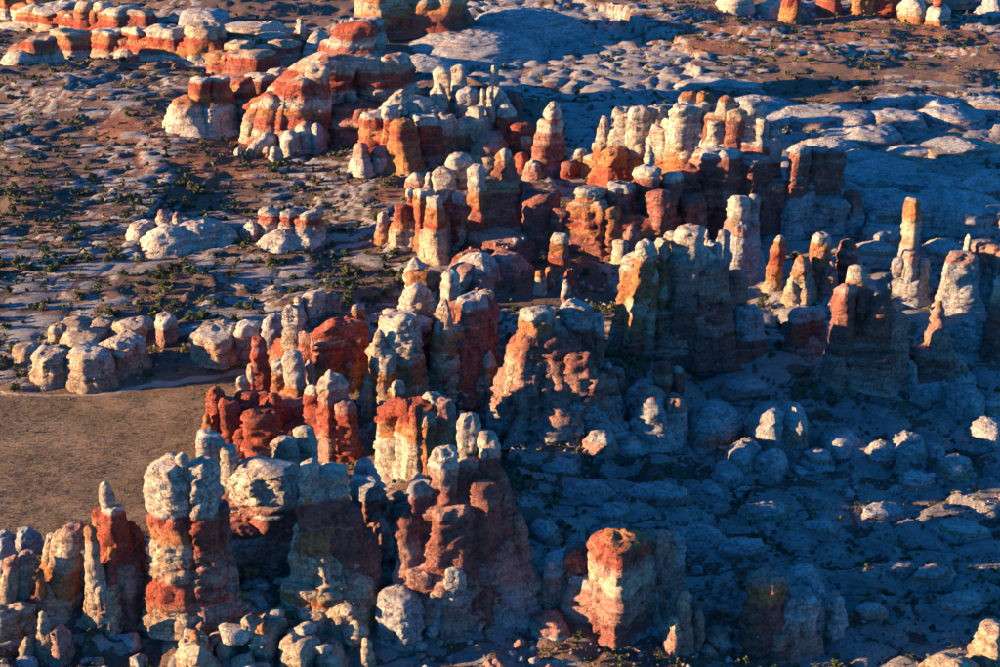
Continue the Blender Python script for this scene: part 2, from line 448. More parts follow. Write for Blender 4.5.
TRI = 0
ROCKS = []                                                    # footprints (x, y, rx, ry, top) of what stands on the ground
SOFT = ('dome', 'head', 'mound', 'skirt', 'slab')
def rock_mesh(x0, y0, z0, w, d, h, kind, ppm, seed, mat, origin, zlo, zspan, rot=0., lean=(0, 0), sl=0., sq=2.6, rough=1., emb=2.0, lod=1.):
    global TRI
    wpx = max(w, d) * ppm; hpx = h * ppm
    nt_ = int(np.clip(lod * math.pi * wpx / 3.1, 20, 100)); nt_ += nt_ % 2
    nz_ = int(np.clip(lod * (hpx + .6 * wpx) / 2.3, 12, 100))
    rr, tt = profile(kind, nz_, w / max(h, .1))
    th = np.linspace(0, 2 * math.pi, nt_, endpoint=False)
    th = (th + .62 * np.cos(th) - rot) % (2 * math.pi)             # finer on the side that faces the viewer
    th = np.roll(th, -int(np.argmin(th)))
    r_ = random.Random(seed * 7919 + 13)
    TH, RR = np.meshgrid(th, rr); _, T = np.meshgrid(th, tt)
    soft = kind in SOFT
    # plan: flat joint faces meeting at worn corners; the faces shift a little from bed to bed
    K = r_.randint(5, 8) if soft else r_.randint(4, 7)
    ph0 = r_.uniform(0, 6.28)
    p = (15.0 if kind == 'slab' else 5.0 if kind == 'drum' else 6.0 if soft else 15.0 + 2 * sq) - (0 if soft else 4.0) * sstep(.8, 1.0, T)
    acc = 0
    dd = []
    for k in range(K):
        ph = ph0 + 2 * math.pi * (k + r_.uniform(-.3, .3)) / K
        dk = r_.uniform(.80, 1.0)
        wob = 1 + (.06 if soft else .10) * vnoise(T * h / 7.0 + k * 17.1, T * 0 + seed * .77, T * 0, 5)
        acc = acc + (np.maximum(np.cos(TH - ph), 0) / (dk * wob)) ** p
    pl = acc ** (-1 / p)
    pl = np.minimum(pl, 1.35)
    ex = (pl * np.abs(np.cos(TH))).max(); ey = (pl * np.abs(np.sin(TH))).max()
    rad = RR * pl / (.5 * (ex + ey)) * (1.06 if soft else 1.2)
    # open vertical joints
    body = sstep(.45, .85, RR)
    nj = min(18, max(2, int(wpx / (16 if soft else 8))))
    g = np.zeros_like(TH)
    for k in range(nj):
        a = 2 * math.pi * (k + r_.uniform(-.4, .4)) / nj
        wob = a + .2 * vnoise(T * 2.6 + k * 7.3, T * 0 + seed, T * 0, 5)
        dth = np.abs((TH - wob + math.pi) % (2 * math.pi) - math.pi)
        wd = r_.uniform(.05, .11); dp = r_.uniform(.10, .34) * (.4 if soft else 1)
        fade = sstep(-.25, .3, vnoise(T * 2.2 + 11 * k, T * 0 + 3.3 * seed, T * 0, 9))
        g = np.maximum(g, dp * np.exp(-(dth / wd) ** 1.3) * fade)
    rad = rad * (1 - g * rough * body)
    x, y = rad * np.cos(TH) * w / 2, rad * np.sin(TH) * d / 2
    Z = T * (h + emb) - emb
    m = min(w, d, h * 1.4)
    X, Y, ZZ = x + x0, y + y0, Z + z0
    sx = seed * 13.7
    # coarse shape, broken blocks, beds, grain; all in metres along the outward direction
    q = (.19 if soft else .13) * (min(m, 13.) + .35 * max(m - 13., 0)) * fbm((X + sx) / (m * .7), Y / (m * .7), ZZ / (m * 1.0), seed % 50, 3, .5) * sstep(.05, .5, RR)
    bw, bh = max(2.0, m * .24), max(2.4, m * .36)
    f1, f2, cid = worley2((TH * m * .5 + sx) / bw + .5 * vnoise(X / 3, Y / 3, ZZ / 3, 7), ZZ / bh + seed + .3 * vnoise(X / 4, Y / 4, ZZ / 4, 8), seed % 97)
    br = (.35 if soft else 1.) * rough
    q = q + body * br * (min(m * .10, 2.3) * (cid - .6) * sstep(.0, .1, f2 - f1) - min(m * .05, 1.0) * (1 - sstep(0, .09, f2 - f1)))
    bm_ = .25 + .75 * sstep(-.3, .35, fbm(X / 9, Y / 9, ZZ / 5, 41, 2))
    q = q + min(m * .05, .75) * bedding(X, Y, ZZ) * bm_ * sstep(.1, .5, RR) * (1.5 if soft else 1)
    rd = 1 - np.abs(fbm(X / 5.5, Y / 5.5, ZZ / 7.5, 177, 4, .6)) * 2.4                 # clefts
    q = q - (.8 if soft else 1.0) * min(1, m / 9) * sstep(.55, 1., rd) * sstep(.1, .5, RR)
    q = q + .8 * fbm(X / 2.4, Y / 2.4, ZZ / 1.6, 77, 4, .62) * min(1, m / 7) * sstep(.1, .5, RR)
    nx, ny = np.cos(TH), np.sin(TH)
    x = x + nx * q; y = y + ny * q
    top = sstep(.5, 1, T)
    tz = fbm((X + sx) / (m * .45), Y / (m * .45), X * 0, 19, 3)
    Z = Z + (.08 if soft else .11) * m * tz * top + sl * x * sstep(.15, 1, T) + .25 * fbm(X / 1.8, Y / 1.8, X * 0, 23, 2) * top
    if not soft or kind == 'slab':                             # tops broken off along slanting joints
        for _ in range(2):
            ta, a = r_.uniform(.1, .75), r_.uniform(0, 6.28)
            zc = h * r_.uniform(.97, 1.06) - ta * (np.cos(a) * x + np.sin(a) * y) * .9 + .35 * m * ta * .5
            zc = np.maximum(zc, .55 * h)
            Z = np.where(Z > zc, zc + .12 * (Z - zc), Z)
    x = x + lean[0] * np.clip(T, 0, 1) ** 1.1; y = y + lean[1] * np.clip(T, 0, 1)
    c, s = math.cos(rot), math.sin(rot)
    xr, yr = x * c - y * s, x * s + y * c
    V = np.stack([xr + x0 - origin[0], yr + y0 - origin[1], Z + z0 - origin[2]], -1).reshape(-1, 3)
    i = np.arange(nz_ - 2)[:, None] * nt_; j = np.arange(nt_)[None, :]; j2 = (j + 1) % nt_
    Fq = np.stack([i + j, i + j2, i + nt_ + j2, i + nt_ + j], -1).reshape(-1, 4)
    keep = (nz_ - 1) * nt_
    last = (nz_ - 2) * nt_
    V = np.concatenate([V[:keep], V[keep:].mean(0)[None]])
    ftop = [(last + a, last + (a + 1) % nt_, last + (a + 2) % nt_, keep) for a in range(0, nt_, 2)]
    Fq = np.concatenate([Fq, np.array(ftop)])
    st = (V[:, 2] + origin[2] - zlo) / zspan
    TRI += len(Fq) * 2
    return mesh_np(PNAME[kind], V, Fq, rock_mat(mat), strata=st)

def spot(u, vb, vt, wpx, dr=.85, kind='tower'):
    """foot, size and scale of a rock from its outline: the foot stands on the ground"""
    bx, by, bz = hit(u, vb)
    dep = by * cp - (bz - CAM_H) * sp
    w = wpx * dep / F
    d = w * dr
    al = math.atan2(CAM_H - bz, by)                            # how steeply one looks down on it
    if kind in SOFT:                                           # a dome's outline is partly its back: allow for its depth
        V = (vb - vt) * dep / F
        d = min(d * 1.5, V * .72 / math.sin(al))
        hh = math.sqrt(max((V - d / 2 * math.sin(al)) ** 2 - (d / 2 * math.sin(al)) ** 2, (.25 * V) ** 2)) / math.cos(al)
    cy = by + d * .45
    cx = bx * cy / by
    z0 = gz(cx, cy)
    if kind in SOFT:
        ztop = z0 + hh
    else:
        b = (333.5 - vt) / F
        ty = cy + d * (.22 if kind == 'block' else .05)
        ztop = CAM_H + ty * (-sp + b * cp) / (cp + b * sp)
    return cx, cy, z0, w, d, ztop, F / dep

# ------------------------------------------------------------------ the rock formations
# rows: u, v of the foot, v of the top, width (photo pixels), shape, options
def D(**k): return k
FORMS = [
 ("rock_ledge", "far banded red ledge with pale tops in the extreme upper left corner", "rock ledge", "M0 R.2 O.5 W.8", [
   (12,24,-6,40,'block',D(c="W0 R.4 O.6 R.9")),(44,14,-9,34,'block',D(c="R0 O.5 R.8")),(52,29,2,66,'block',D(sl=.1,dr=.6,c="C0 R.25 O.5 W.68")),
   (91,27,0,20,'tower',D(c="R0 O.4 C.7")),(104,27,2,22,'tower',D(c="R0 O.4 W.7")),(122,29,6,38,'tower',D(c="R0 O.35 W.65")),(141,28,9,26,'tower',D(c="M0 R.3 C.7")),(30,30,22,60,'mound',D(c="W0"))]),
 ("rock_ledge", "row of separate red blocks with cream caps below the upper left ledge", "rock ledge", "W0 P.2 O.4 R.6 W.85", [
   (38,63,36,42,'block',D(c="W0 O.3 R.6 C.92")),(20,66,48,34,'mound',D(c="W0")),(76,60,29,40,'block',D(c="W0 R.28 O.5 C.85")),(62,60,44,26,'mound',D(c="W0")),(112,56,27,38,'block',D(c="C0 R.25 O.5 W.85")),
   (141,56,26,32,'block',D(c="W0 O.3 R.6 W.8")),(171,58,23,50,'block',D(c="W0 O.2 R.45 W.7")),(208,58,22,42,'block',D(c="W0 O.25 R.5 C.68")),(192,60,46,28,'mound',D(c="W0")),(126,58,46,24,'mound',D(c="W0"))]),
 ("rock_dome", "smooth pale dome rising behind the row of red blocks at upper left", "rock dome", "G0", [(205,28,8,56,'dome',D(dr=.7)),(185,24,14,30,'dome',D())]),
 ("rock_plateau", "long flat cream plateau with a thin red edge left of the striped butte", "rock ledge", "C0 R.3 O.5 W.75", [
   (262,46,22,84,'block',D(dr=.5)),(240,60,40,30,'block',D(c="C0 O.3 C.8")),(285,60,38,34,'block',D(c="P0 R.4 C.7")),(318,52,26,30,'mound',D(c="W0"))]),
 ("rock_spire", "thin knobbed cream spire standing on the plateau beside the striped butte", "rock spire", "C0 W.5", [(301,45,18,13,'knob',D())]),
 ("rock_block", "bright orange block with cream top below the flat plateau", "rock block", "P0 R.25 O.45 O.75 C.88", [
   (228,80,50,36,'block',D()),(255,84,48,52,'block',D(c="P0 P.2 M.35 R.6 C.9")),(238,86,72,70,'mound',D(c="P0"))]),
 ("rock_wedge", "pair of red wedges flaring into pale skirts left of the striped butte", "rock formation", "W0 R.5 O.62 R.75 W.93", [
   (199,128,77,24,'tower',D(ut=204)),(190,134,98,42,'skirt',D(c="W0 W.75 O.8")),(222,128,77,24,'tower',D()),(216,134,96,44,'skirt',D(c="W0 W.7 O.8")),(244,126,78,30,'block',D()),(262,118,72,36,'block',D(c="P0 R.4 M.6 W.88")),(278,108,68,34,'dome',D(c="M0 W.7"))]),
 ("striped_butte", "tall stepped butte striped red and cream with a squared summit", "butte", "M0 C.08 R.16 O.28 W.35 R.43 R.53 C.58 W.65 R.72 W.78 R.85 R.97", [
   (334,139,18,160,'butte',D(ut=364,dr=.75,sq=3,rough=2.)),(368,112,16,40,'block',D(dr=1.1)),(352,112,28,24,'tower',D()),(345,112,18,10,'knob',D(c="R0 W.85")),
   (392,132,52,44,'tower',D()),(374,142,92,110,'block',D(c="M0 P.4 M.6")),
   (250,144,102,24,'dome',D(ut=262,c="C0 C.5 P.6 O.7 W.9")),(264,144,92,24,'tower',D(ut=274)),(280,144,84,24,'tower',D(ut=290)),(296,144,76,26,'tower',D(ut=304)),(312,144,64,28,'tower',D(ut=320)),(326,136,54,30,'tower',D(ut=334)),(338,126,38,30,'tower',D()),(300,138,98,80,'block',D(c="M0 M.4 R.6"))]),
 ("hummock_rocks", "clump of rounded white knobs at the foot of the striped butte", "rock knobs", "W0 W.8 P.9", [
   (239,156,147,11,'dome',D()),(262,156,136,30,'dome',D(ut=268)),(276,162,146,15,'dome',D()),(267,158,147,10,'dome',D(c="R0 C.3")),(291,157,128,24,'dome',D()),(306,152,121,30,'dome',D()),(318,154,126,20,'dome',D(c="G0")),(284,150,132,14,'head',D(c="P0"))]),
 ("summit_butte", "dark red butte with sunlit left edge cut by the top of the photo", "butte", "M0 R.3 M.45 O.6 C.75 O.9", [
   (420,44,-14,90,'block',D(dr=.8,sq=3)),(380,38,-4,30,'tower',D(c="R0 O.3 C.6 O.85")),(366,30,-2,22,'tower',D(c="O0 C.5")),(395,40,-12,34,'tower',D(c="R0 O.4 C.6"))]),
 ("slickrock_mound", "broad terraced white slickrock mound in shade right of the top butte", "rock mound", "G0", [
   (470,66,26,150,'mound',D(dr=.6,sq=2.2)),(520,46,8,120,'mound',D(dr=.6)),(425,72,52,70,'mound',D()),(506,40,6,40,'mound',D()),(555,40,22,60,'mound',D())]),
 ("rock_cluster", "cream topped red cluster with a cap stone just right of the striped butte", "rock formation", "P0 R.12 O.3 R.42 W.52 C.7 W.8", [
   (402,158,90,62,'cone',D(sq=3)),(374,160,112,26,'tower',D()),(362,166,136,22,'skirt',D(c="W0 P.6")),(379,173,147,28,'dome',D(c="W0 P.5",ut=385)),(404,170,118,28,'tower',D(c="O0 R.6 O.8")),(427,166,112,42,'block',D(c="P0 R.2 R.7 W.82")),(422,150,96,24,'cone',D(c="R0 W.5")),
   (397,160,124,16,'dome',D(c="O0 W.6")),(440,152,84,34,'cone',D(c="M0 W.6")),(463,156,88,22,'tower',D(ut=468,c="M0 G.6")),(446,140,67,19,'capped',D(c="M0 W.6")),(459,140,64,14,'capped',D(c="M0 W.6")),
   (391,160,106,20,'tower',D())]),
 ("rock_cluster", "ornate red cluster crowned by a slim white spire at top centre", "rock formation", "P0 O.12 R.25 R.4 C.5 W.62", [
   (446,166,114,23,'capped',D(c="P0 P.3 O.35 C.62 W.68")),(462,167,130,15,'tower',D(c="O0 C.9")),(497,160,88,46,'cone',D(sq=3)),(494,150,65,15,'knob',D(c="R0 O.5 W.7")),(491,164,86,15,'knob',D(c="P0 O.4 W.55")),(483,160,88,10,'knob',D(c="C0 W.6")),
   (477,168,106,18,'tower',D(c="P0 C.4 W.7")),(506,166,106,28,'dome',D(c="R0 R.75 W.8")),(522,168,120,28,'block',D(c="M0 R.5")),(488,174,128,40,'skirt',D(c="C0 P.5")),(512,150,92,22,'tower',D(c="M0"))]),
 ("rock_pillar", "leaning grey pillar balancing a round head right of the slim white spire", "rock pillar", "P0 M.3 P.6 W.8", [
   (545,176,118,28,'tower',D(caps=[(553,122,101,19,"O0 W.3")],ut=549)),(556,172,125,16,'tower',D(c="M0")),(525,170,136,12,'capped',D(c="M0 O.6 C.8")),(521,174,150,18,'dome',D(c="R0")),(534,182,160,24,'dome',D(c="P0 W.7")),(568,180,160,20,'dome',D(c="R0 M.5"))]),
 ("hummock_rocks", "two small cream knobs left of the flat capped red towers", "rock knobs", "P0 W.4", [(416,189,169,19,'dome',D()),(430,189,172,13,'dome',D())]),
 ("capped_cluster", "red towers under a flat white cap stone joined to a dark pyramid", "rock formation", "M0 R.2 O.4 R.55 C.7 W.8", [
   (446,236,168,26,'tower',D(c="R0 R.45 W.55")),(466,232,168,18,'tower',D(c="R0 R.4 W.6",caps=[(458,172,153,26,"W0")])),(384,242,212,20,'dome',D(c="O0 P.4 W.7")),(398,246,222,20,'dome',D(c="C0 O.5")),
   (411,248,187,15,'knob',D(c="O0 R.6 W.85")),(424,249,188,21,'tower',D(c="O0 R.3 O.75 W.88")),(402,250,205,14,'tower',D(c="C0 O.5 R.7")),(436,262,196,18,'capped',D(c="C0 C.35 R.5 O.6 W.84")),(428,258,222,14,'cone',D(c="C0")),
   (478,240,164,18,'capped',D(c="R0 O.5 W.7")),(462,248,208,30,'dome',D(c="W0 O.5",ut=470)),(470,250,216,16,'dome',D(c="C0")),
   (505,240,150,44,'cone',D(sq=3.4,c="M0 M.8 O.85",caps=[(505,156,147,13,"W0")])),(497,246,172,52,'block',D(c="M0 M.7 O.8 C.97")),(525,246,180,52,'cone',D(c="M0")),(541,250,192,38,'block',D(c="M0")),(560,250,206,24,'block',D(c="M0")),
   (505,262,224,80,'slab',D(c="M0 P.6")),(480,272,244,60,'slab',D(c="P0 M.6"))]),
 ("rock_fin", "long pale sloping fin below the dark pyramid at centre", "rock fin", "W0 P.7", [
   (448,302,262,40,'dome',D(ut=470)),(478,290,252,52,'dome',D(c="P0 W.6")),(505,280,246,50,'mound',D(c="P0"))]),
 ("white_tower_massif", "largest cluster of white topped towers in the upper centre right", "rock formation", "M0 M.34 O.42 O.52 C.6 W.64 W.93 O.97", [
   (566,176,149,20,'capped',D(c="O0 O.5 W.62")),(580,176,148,14,'capped',D(c="O0 W.65")),(601,184,141,22,'tower',D(c="R0 O.2 O.7 C.85")),(602,182,115,14,'spire',D(c="O0 O.5 W.62")),
   (620,184,107,20,'tower',D(c="R0 O.15 C.45 W.56")),(637,186,107,18,'tower',D(c="R0 O.15 C.4 W.5")),(655,186,106,22,'tower',D(c="R0 O.2 C.4 W.48")),(630,186,150,20,'cone',D(c="O0 R.7")),(612,188,146,20,'block',D(c="R0 O.5")),
   (669,188,119,22,'tower',D(c="O0 C.3 W.5",ut=674)),(664,190,146,20,'dome',D(c="O0 C.5")),(684,192,91,22,'capped',D(c="M0 C.4 W.6 O.93")),(699,196,93,19,'tower',D(c="M0 C.4 P.6 O.92")),(687,204,126,20,'capped',D(c="M0 O.25 O.45 W.6")),(697,200,113,17,'capped',D(c="M0 P.4 W.7")),
   (721,204,95,18,'capped',D(c="M0 P.4 W.65 O.95")),(711,208,118,18,'capped',D(c="M0 C.4 W.66")),(703,204,150,17,'cone',D(c="M0 O.25 C.6")),(731,210,108,22,'tower',D(c="M0 M.85 C.9")),(747,208,97,26,'tower',D(c="M0 M.5 G.6")),(757,212,118,13,'tower',D(c="M0 G.7 W.9")),(769,214,127,14,'tower',D(c="M0 G.6")),
   (634,186,111,56,'wall',D(c="R0 O.2 C.42 W.5",dr=.6,rough=1.8)),(688,204,103,44,'wall',D(c="M0 O.25 O.4 C.5 W.6",dr=.7,rough=1.8)),(734,208,105,48,'wall',D(c="M0 P.5 G.7",dr=.7,rough=1.8)),(686,228,172,36,'wall',D(c="M0 P.3 M.5",dr=.6,rough=1.8)),(718,232,148,38,'wall',D(c="M0 P.3 M.5 G.9",dr=.6,rough=1.8)),(752,231,156,34,'wall',D(c="M0 P.4 M.5 G.92",dr=.6,rough=1.8)),(690,226,168,40,'block',D(c="M0")),(728,228,160,46,'block',D(c="M0 M.8 G.9")),(752,228,156,34,'block',D(c="M0 M.8 G.9")),(771,226,180,30,'tower',D(c="M0 P.8")),(712,218,152,40,'block',D(c="M0 P.8"))]),
 ("rock_block", "square fronted orange block with a pale peak in front of the white towers", "rock formation", "M0 M.28 O.36 O.8 C.9", [
   (590,256,196,46,'block',D(sq=4,c="M0 M.3 O.36 R.5 O.7 C.92")),(588,252,184,34,'block',D(c="O0 O.7 W.86")),(618,254,180,34,'block',D(c="M0 M.7 G.88")),(610,258,206,18,'tower',D(c="M0 O.4")),(646,252,164,32,'block',D(c="M0 M.8 W.88")),(646,240,148,15,'head',D(c="W0")),(669,252,172,24,'tower',D(c="M0 M.85 W.9")),(632,262,218,26,'dome',D(c="P0")),(660,258,190,34,'block',D(c="M0")),(690,256,194,34,'block',D(c="M0"))]),
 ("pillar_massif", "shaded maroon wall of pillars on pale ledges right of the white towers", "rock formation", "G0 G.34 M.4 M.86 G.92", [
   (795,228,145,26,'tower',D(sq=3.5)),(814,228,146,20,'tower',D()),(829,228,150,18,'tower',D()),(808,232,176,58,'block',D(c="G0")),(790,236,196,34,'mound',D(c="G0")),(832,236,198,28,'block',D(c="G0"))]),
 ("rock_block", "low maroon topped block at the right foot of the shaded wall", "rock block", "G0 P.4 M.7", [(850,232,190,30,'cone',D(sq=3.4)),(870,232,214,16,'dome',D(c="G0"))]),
 ("great_tower", "biggest pale tower with sunlit left edge and flat crown right of centre", "rock tower", "M0 P.15 M.3 P.4 M.5 P.58 P.7 W.82", [
   (688,362,244,78,'cone',D(sq=3.6,dr=.8,rough=.8)),(684,362,224,34,'block',D(c="M0 P.4 G.75 W.84")),(700,364,262,66,'tower',D(c="M0 P.3 M.5 P.65")),(690,368,290,104,'block',D(sq=3.4,c="M0 P.5 M.7 P.9")),
   (622,350,252,16,'tower',D(c="P0 O.2 O.6 W.8",ut=630)),(634,354,240,20,'tower',D(c="R0 O.15 C.35 O.5 W.85",ut=642)),(646,356,262,18,'spire',D(c="P0 C.25 O.5 W.8",ut=650)),(656,356,238,20,'tower',D(c="P0 O.2 C.5 O.6 W.85",ut=660)),(668,352,232,18,'tower',D(c="O0 C.5 W.7")),
   (710,344,242,16,'tower',D(c="M0 P.6 G.75")),(718,336,230,14,'capped',D(c="M0 G.7")),(702,330,231,9,'head',D(c="W0")),(731,348,270,22,'tower',D(c="M0 P.6"))]),
 ("rock_block", "blue grey rounded block leaning on the right side of the biggest pale tower", "rock block", "M0 G.35", [(746,358,306,30,'tower',D())]),
 ("rock_tower", "pale stacked tower with a slim companion behind the biggest tower", "rock tower", "G0 P.5 G.62", [
   (736,274,195,26,'capped',D(c="G0 P.5 C.66 W.72")),(750,272,193,12,'capped',D()),(738,282,222,40,'skirt',D())]),
 ("standing_stone", "white standing stone on the sunny flat left of the biggest tower", "standing stone", "C0 W.3", [(620,264,240,14,'capped',D())]),
 ("rock_pillar", "isolated orange pillar with cream crown beside small knobs at centre", "rock pillar", "O0 R.3 O.5 O.72 W.8", [(559,280,233,19,'tower',D())]),
 ("hummock_rocks", "little orange headed knobs at the foot of the isolated orange pillar", "rock knobs", "P0 O.6", [(540,294,270,9,'capped',D(c="C0 O.7")),(549,292,267,12,'dome',D()),(562,292,276,14,'dome',D(c="G0")),(569,290,268,14,'dome',D(c="R0"))]),
 ("rock_spire", "slim leaning orange spire with white tip right of the biggest tower", "rock spire", "C0 O.2 R.5 O.7 W.9", [(772,292,234,19,'spire',D(ut=776)),(766,294,284,22,'mound',D(c="C0"))]),
 ("rock_spire", "cream and orange cone between the slim spire and the white tipped pillar", "rock spire", "C0 C.4 O.6 P.75 O.9", [(799,302,256,30,'cone',D()),(790,304,280,18,'cone',D())]),
 ("rock_pillar", "orange pillar with white notched tip right of the cream cone", "rock pillar", "P0 M.3 O.5 O.8 W.86", [(817,300,233,18,'tower',D()),(828,302,260,22,'cone',D(c="P0")),(845,296,238,26,'dome',D(c="M0"))]),
 ("rock_block", "low shaded block with white flat tops below the cream cone", "rock block", "M0 M.7 G.82", [(797,352,308,18,'tower',D()),(811,352,307,18,'tower',D()),(804,358,326,40,'mound',D(c="P0")),(826,330,300,20,'dome',D(c="G0"))]),
 ("fin_pair", "twin shaded fins each with a glowing orange edge right of centre", "rock formation", "P0 M.2 P.32 M.5 O.8 W.9", [
   (849,372,265,22,'tower',D(c="M0 M.3 O.4 O.8 W.86",dr=.5)),(838,376,284,26,'tower',D(c="P0 M.3 M.8 P.92")),(858,376,288,22,'tower',D(c="M0")),(880,374,282,13,'spire',D(c="M0 O.3 O.9 G.95")),(874,378,296,26,'tower',D(c="P0 M.3")),(890,380,312,20,'tower',D(c="P0")),(866,384,342,64,'block',D(c="P0 M.6")),(842,384,350,24,'dome',D(c="G0"))]),
 ("rock_spire", "tallest lone orange needle on a pale block pedestal at right", "rock spire", "G0 O.3 C.5 O.7 O.93 W.96", [
   (906,284,197,18,'block',D(c="G0 C.4 C.6 O.75 W.97")),(897,300,256,16,'block',D(c="G0")),(908,302,250,16,'block',D(c="G0 P.8")),(920,300,258,14,'block',D(c="G0")),(905,304,272,40,'block',D(c="G0"))]),
 ("rock_tower", "blue grey bottle shaped tower with small sunlit crown at right", "rock tower", "G0", [
   (962,300,234,15,'cone',D(c="G0 P.6 W.75")),(956,310,252,32,'tower',D(c="G0 P.85")),(978,300,242,18,'tower',D(c="G0 P.5")),(960,312,272,40,'dome',D(c="G0"))]),
 ("rock_tower", "shaded grey split block at the right edge above the thin sunlit spire", "rock tower", "G0 P.6", [(990,300,244,24,'tower',D()),(1005,310,250,26,'tower',D())]),
 ("rock_spire", "sunlit thin cream spire on the right edge of the photo", "rock spire", "M0 O.3 C.6 W.8", [(990,352,275,13,'knob',D()),(992,362,308,22,'tower',D(c="M0"))]),
 ("rock_spire", "pale orange pyramid with a red tip near the right edge", "rock spire", "P0 C.4 P.7 O.9", [(932,374,299,20,'cone',D()),(933,378,318,34,'cone',D(c="P0")),(930,386,344,58,'block',D(c="P0 M.5 P.8")),(950,384,350,30,'dome',D(c="P0")),(908,386,360,16,'dome',D(c="G0"))]),
 ("rock_dome", "smooth blue grey dome left of the sunlit thin spire at right edge", "rock dome", "G0", [(970,352,317,28,'dome',D())]),
 ("white_ridge", "white ridge with a bright red slab on its crest at the picture centre", "rock formation", "P0 O.2 C.42 W.6", [
   (424,312,268,32,'block',D(c="C0 C.4 R.52 O.7")),(416,300,258,22,'head',D(c="W0")),(430,310,276,20,'block',D(c="C0 C.3 R.5")),(410,366,284,52,'cone',D(c="P0 O.2 W.42",ut=420)),(396,412,312,62,'cone',D(c="C0 O.25 C.5 W.65",ut=412,sq=3)),(392,372,309,16,'capped',D(c="P0 C.5 W.7")),(398,388,328,22,'tower',D(c="M0 O.4 C.6 W.9")),(406,384,320,30,'cone',D(c="P0 C.5 W.7")),
   (420,380,318,28,'tower',D(c="M0 P.6 W.85")),(388,416,356,18,'capped',D(c="C0 O.5 W.7")),(374,412,330,20,'spire',D(c="W0 O.25 C.6",ut=382)),(400,420,380,13,'capped',D(c="O0 W.7")),(412,392,345,30,'block',D(c="M0 P.8")),
   (370,420,382,14,'dome',D(c="C0"))]),
 ("ridge_tower", "split tower with glowing cream front and a boulder head at centre", "rock tower", "M0 M.2 P.4 M.6 W.88", [
   (445,400,298,26,'cone',D(c="C0 C.35 O.45 C.65 W.85",sq=3)),(451,372,270,24,'capped',D(c="M0 W.7")),(474,402,292,38,'tower',D(sq=3.4,c="M0 M.8 G.88")),(488,392,290,18,'tower',D(c="M0 M.9 C.94")),(465,404,330,44,'block',D(c="M0")),(490,404,346,18,'dome',D(c="P0 P.3 O.5 G.7")),(500,406,352,12,'dome',D(c="P0 R.3 P.6")),(482,408,370,30,'mound',D(c="P0"))]),
 ("fluted_cliff", "glowing white and orange fluted wall low in the central ridge", "rock formation", "W0 W.45 O.6 R.8", [
   (384,470,412,18,'spire',D(c="W0 P.7",ut=386)),(396,474,404,16,'tower',D(ut=394)),(407,478,402,15,'tower',D(c="W0 W.5 O.6 R.75")),(418,480,404,15,'tower',D(c="W0 O.5 R.75",)),(428,480,412,16,'tower',D(c="O0 O.7 C.85")),(438,478,418,16,'tower',D(c="C0 O.4 R.8")),(412,472,400,58,'block',D(c="W0 W.4 O.55 R.8",dr=.6)),(433,462,392,20,'capped',D(c="M0 M.4 W.7")),(446,470,400,22,'tower',D(c="M0 P.6"))]),
 ("twin_tower", "massive twin tower with sunlit left face below the orange pillar", "rock tower", "G0 P.2 P.5 M.62 W.86", [
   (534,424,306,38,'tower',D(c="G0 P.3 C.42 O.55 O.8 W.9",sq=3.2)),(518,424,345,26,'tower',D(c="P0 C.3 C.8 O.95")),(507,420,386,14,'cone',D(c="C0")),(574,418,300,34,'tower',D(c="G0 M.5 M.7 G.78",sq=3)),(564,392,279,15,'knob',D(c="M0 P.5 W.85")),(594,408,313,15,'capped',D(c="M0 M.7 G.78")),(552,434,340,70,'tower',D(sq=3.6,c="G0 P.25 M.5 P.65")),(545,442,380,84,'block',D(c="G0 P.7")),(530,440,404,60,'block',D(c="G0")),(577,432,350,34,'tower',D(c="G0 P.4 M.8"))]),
 ("rock_cone", "layered grey cone leaning against the massive twin tower", "rock formation", "G0 G.45 M.55 P.65 M.8 G.92", [
   (606,434,362,34,'cone',D()),(612,420,368,28,'tower',D(c="G0 M.4")),(586,434,372,18,'tower',D(c="P0 M.6 P.8",ut=596)),(600,440,398,44,'dome',D(c="G0"))]),
 ("rock_cone", "pale blue cone with twin banded maroon heads at centre right", "rock formation", "G0 G.5 M.6 P.75 M.85", [
   (660,430,362,15,'capped',D(c="G0 M.45 P.7 M.85")),(674,430,366,14,'capped',D(c="G0 M.45 W.92")),(650,450,386,44,'skirt',D(c="G0 G.8 P.9")),(672,448,392,30,'skirt',D(c="G0 P.7"))]),
 ("rock_massif", "vivid red wall with pale top behind the red pinnacle cluster", "rock formation", "O0 R.25 R.7 W.88", [
   (342,388,316,58,'block',D(c="O0 R.3 P.7 R.8",sq=3)),(358,384,330,24,'block',D(c="O0 R.4")),(297,392,305,24,'tower',D(c="O0 O.35 C.5 W.68")),(317,370,290,20,'tower',D(c="R0 P.4 W.6")),(334,368,292,24,'block',D(c="R0 P.7")),(315,390,330,34,'tower',D(c="R0 P.8")),(302,380,298,16,'dome',D(c="R0 W.8")),(276,372,318,26,'dome',D(c="G0"))]),
 ("rock_spire", "small red spire with pale point behind the vivid red wall", "rock spire", "R0 O.6 W.85", [(359,338,304,14,'capped',D())]),
 ("red_pinnacles", "dense cluster of vivid red pinnacles with white heads beside the dry meadow", "rock formation", "C0 R.15 R.6 O.75 W.9", [
   (262,410,337,16,'capped',D(c="R0 R.9")),(254,410,363,9,'capped',D(c="R0 C.6")),(283,432,360,26,'tower',D(c="O0 O.8 W.86")),(297,436,351,18,'capped',D(c="O0 O.5 W.6")),(312,420,359,12,'knob',D(c="R0 W.55")),(246,432,376,22,'knob',D(c="R0 R.6 W.75")),
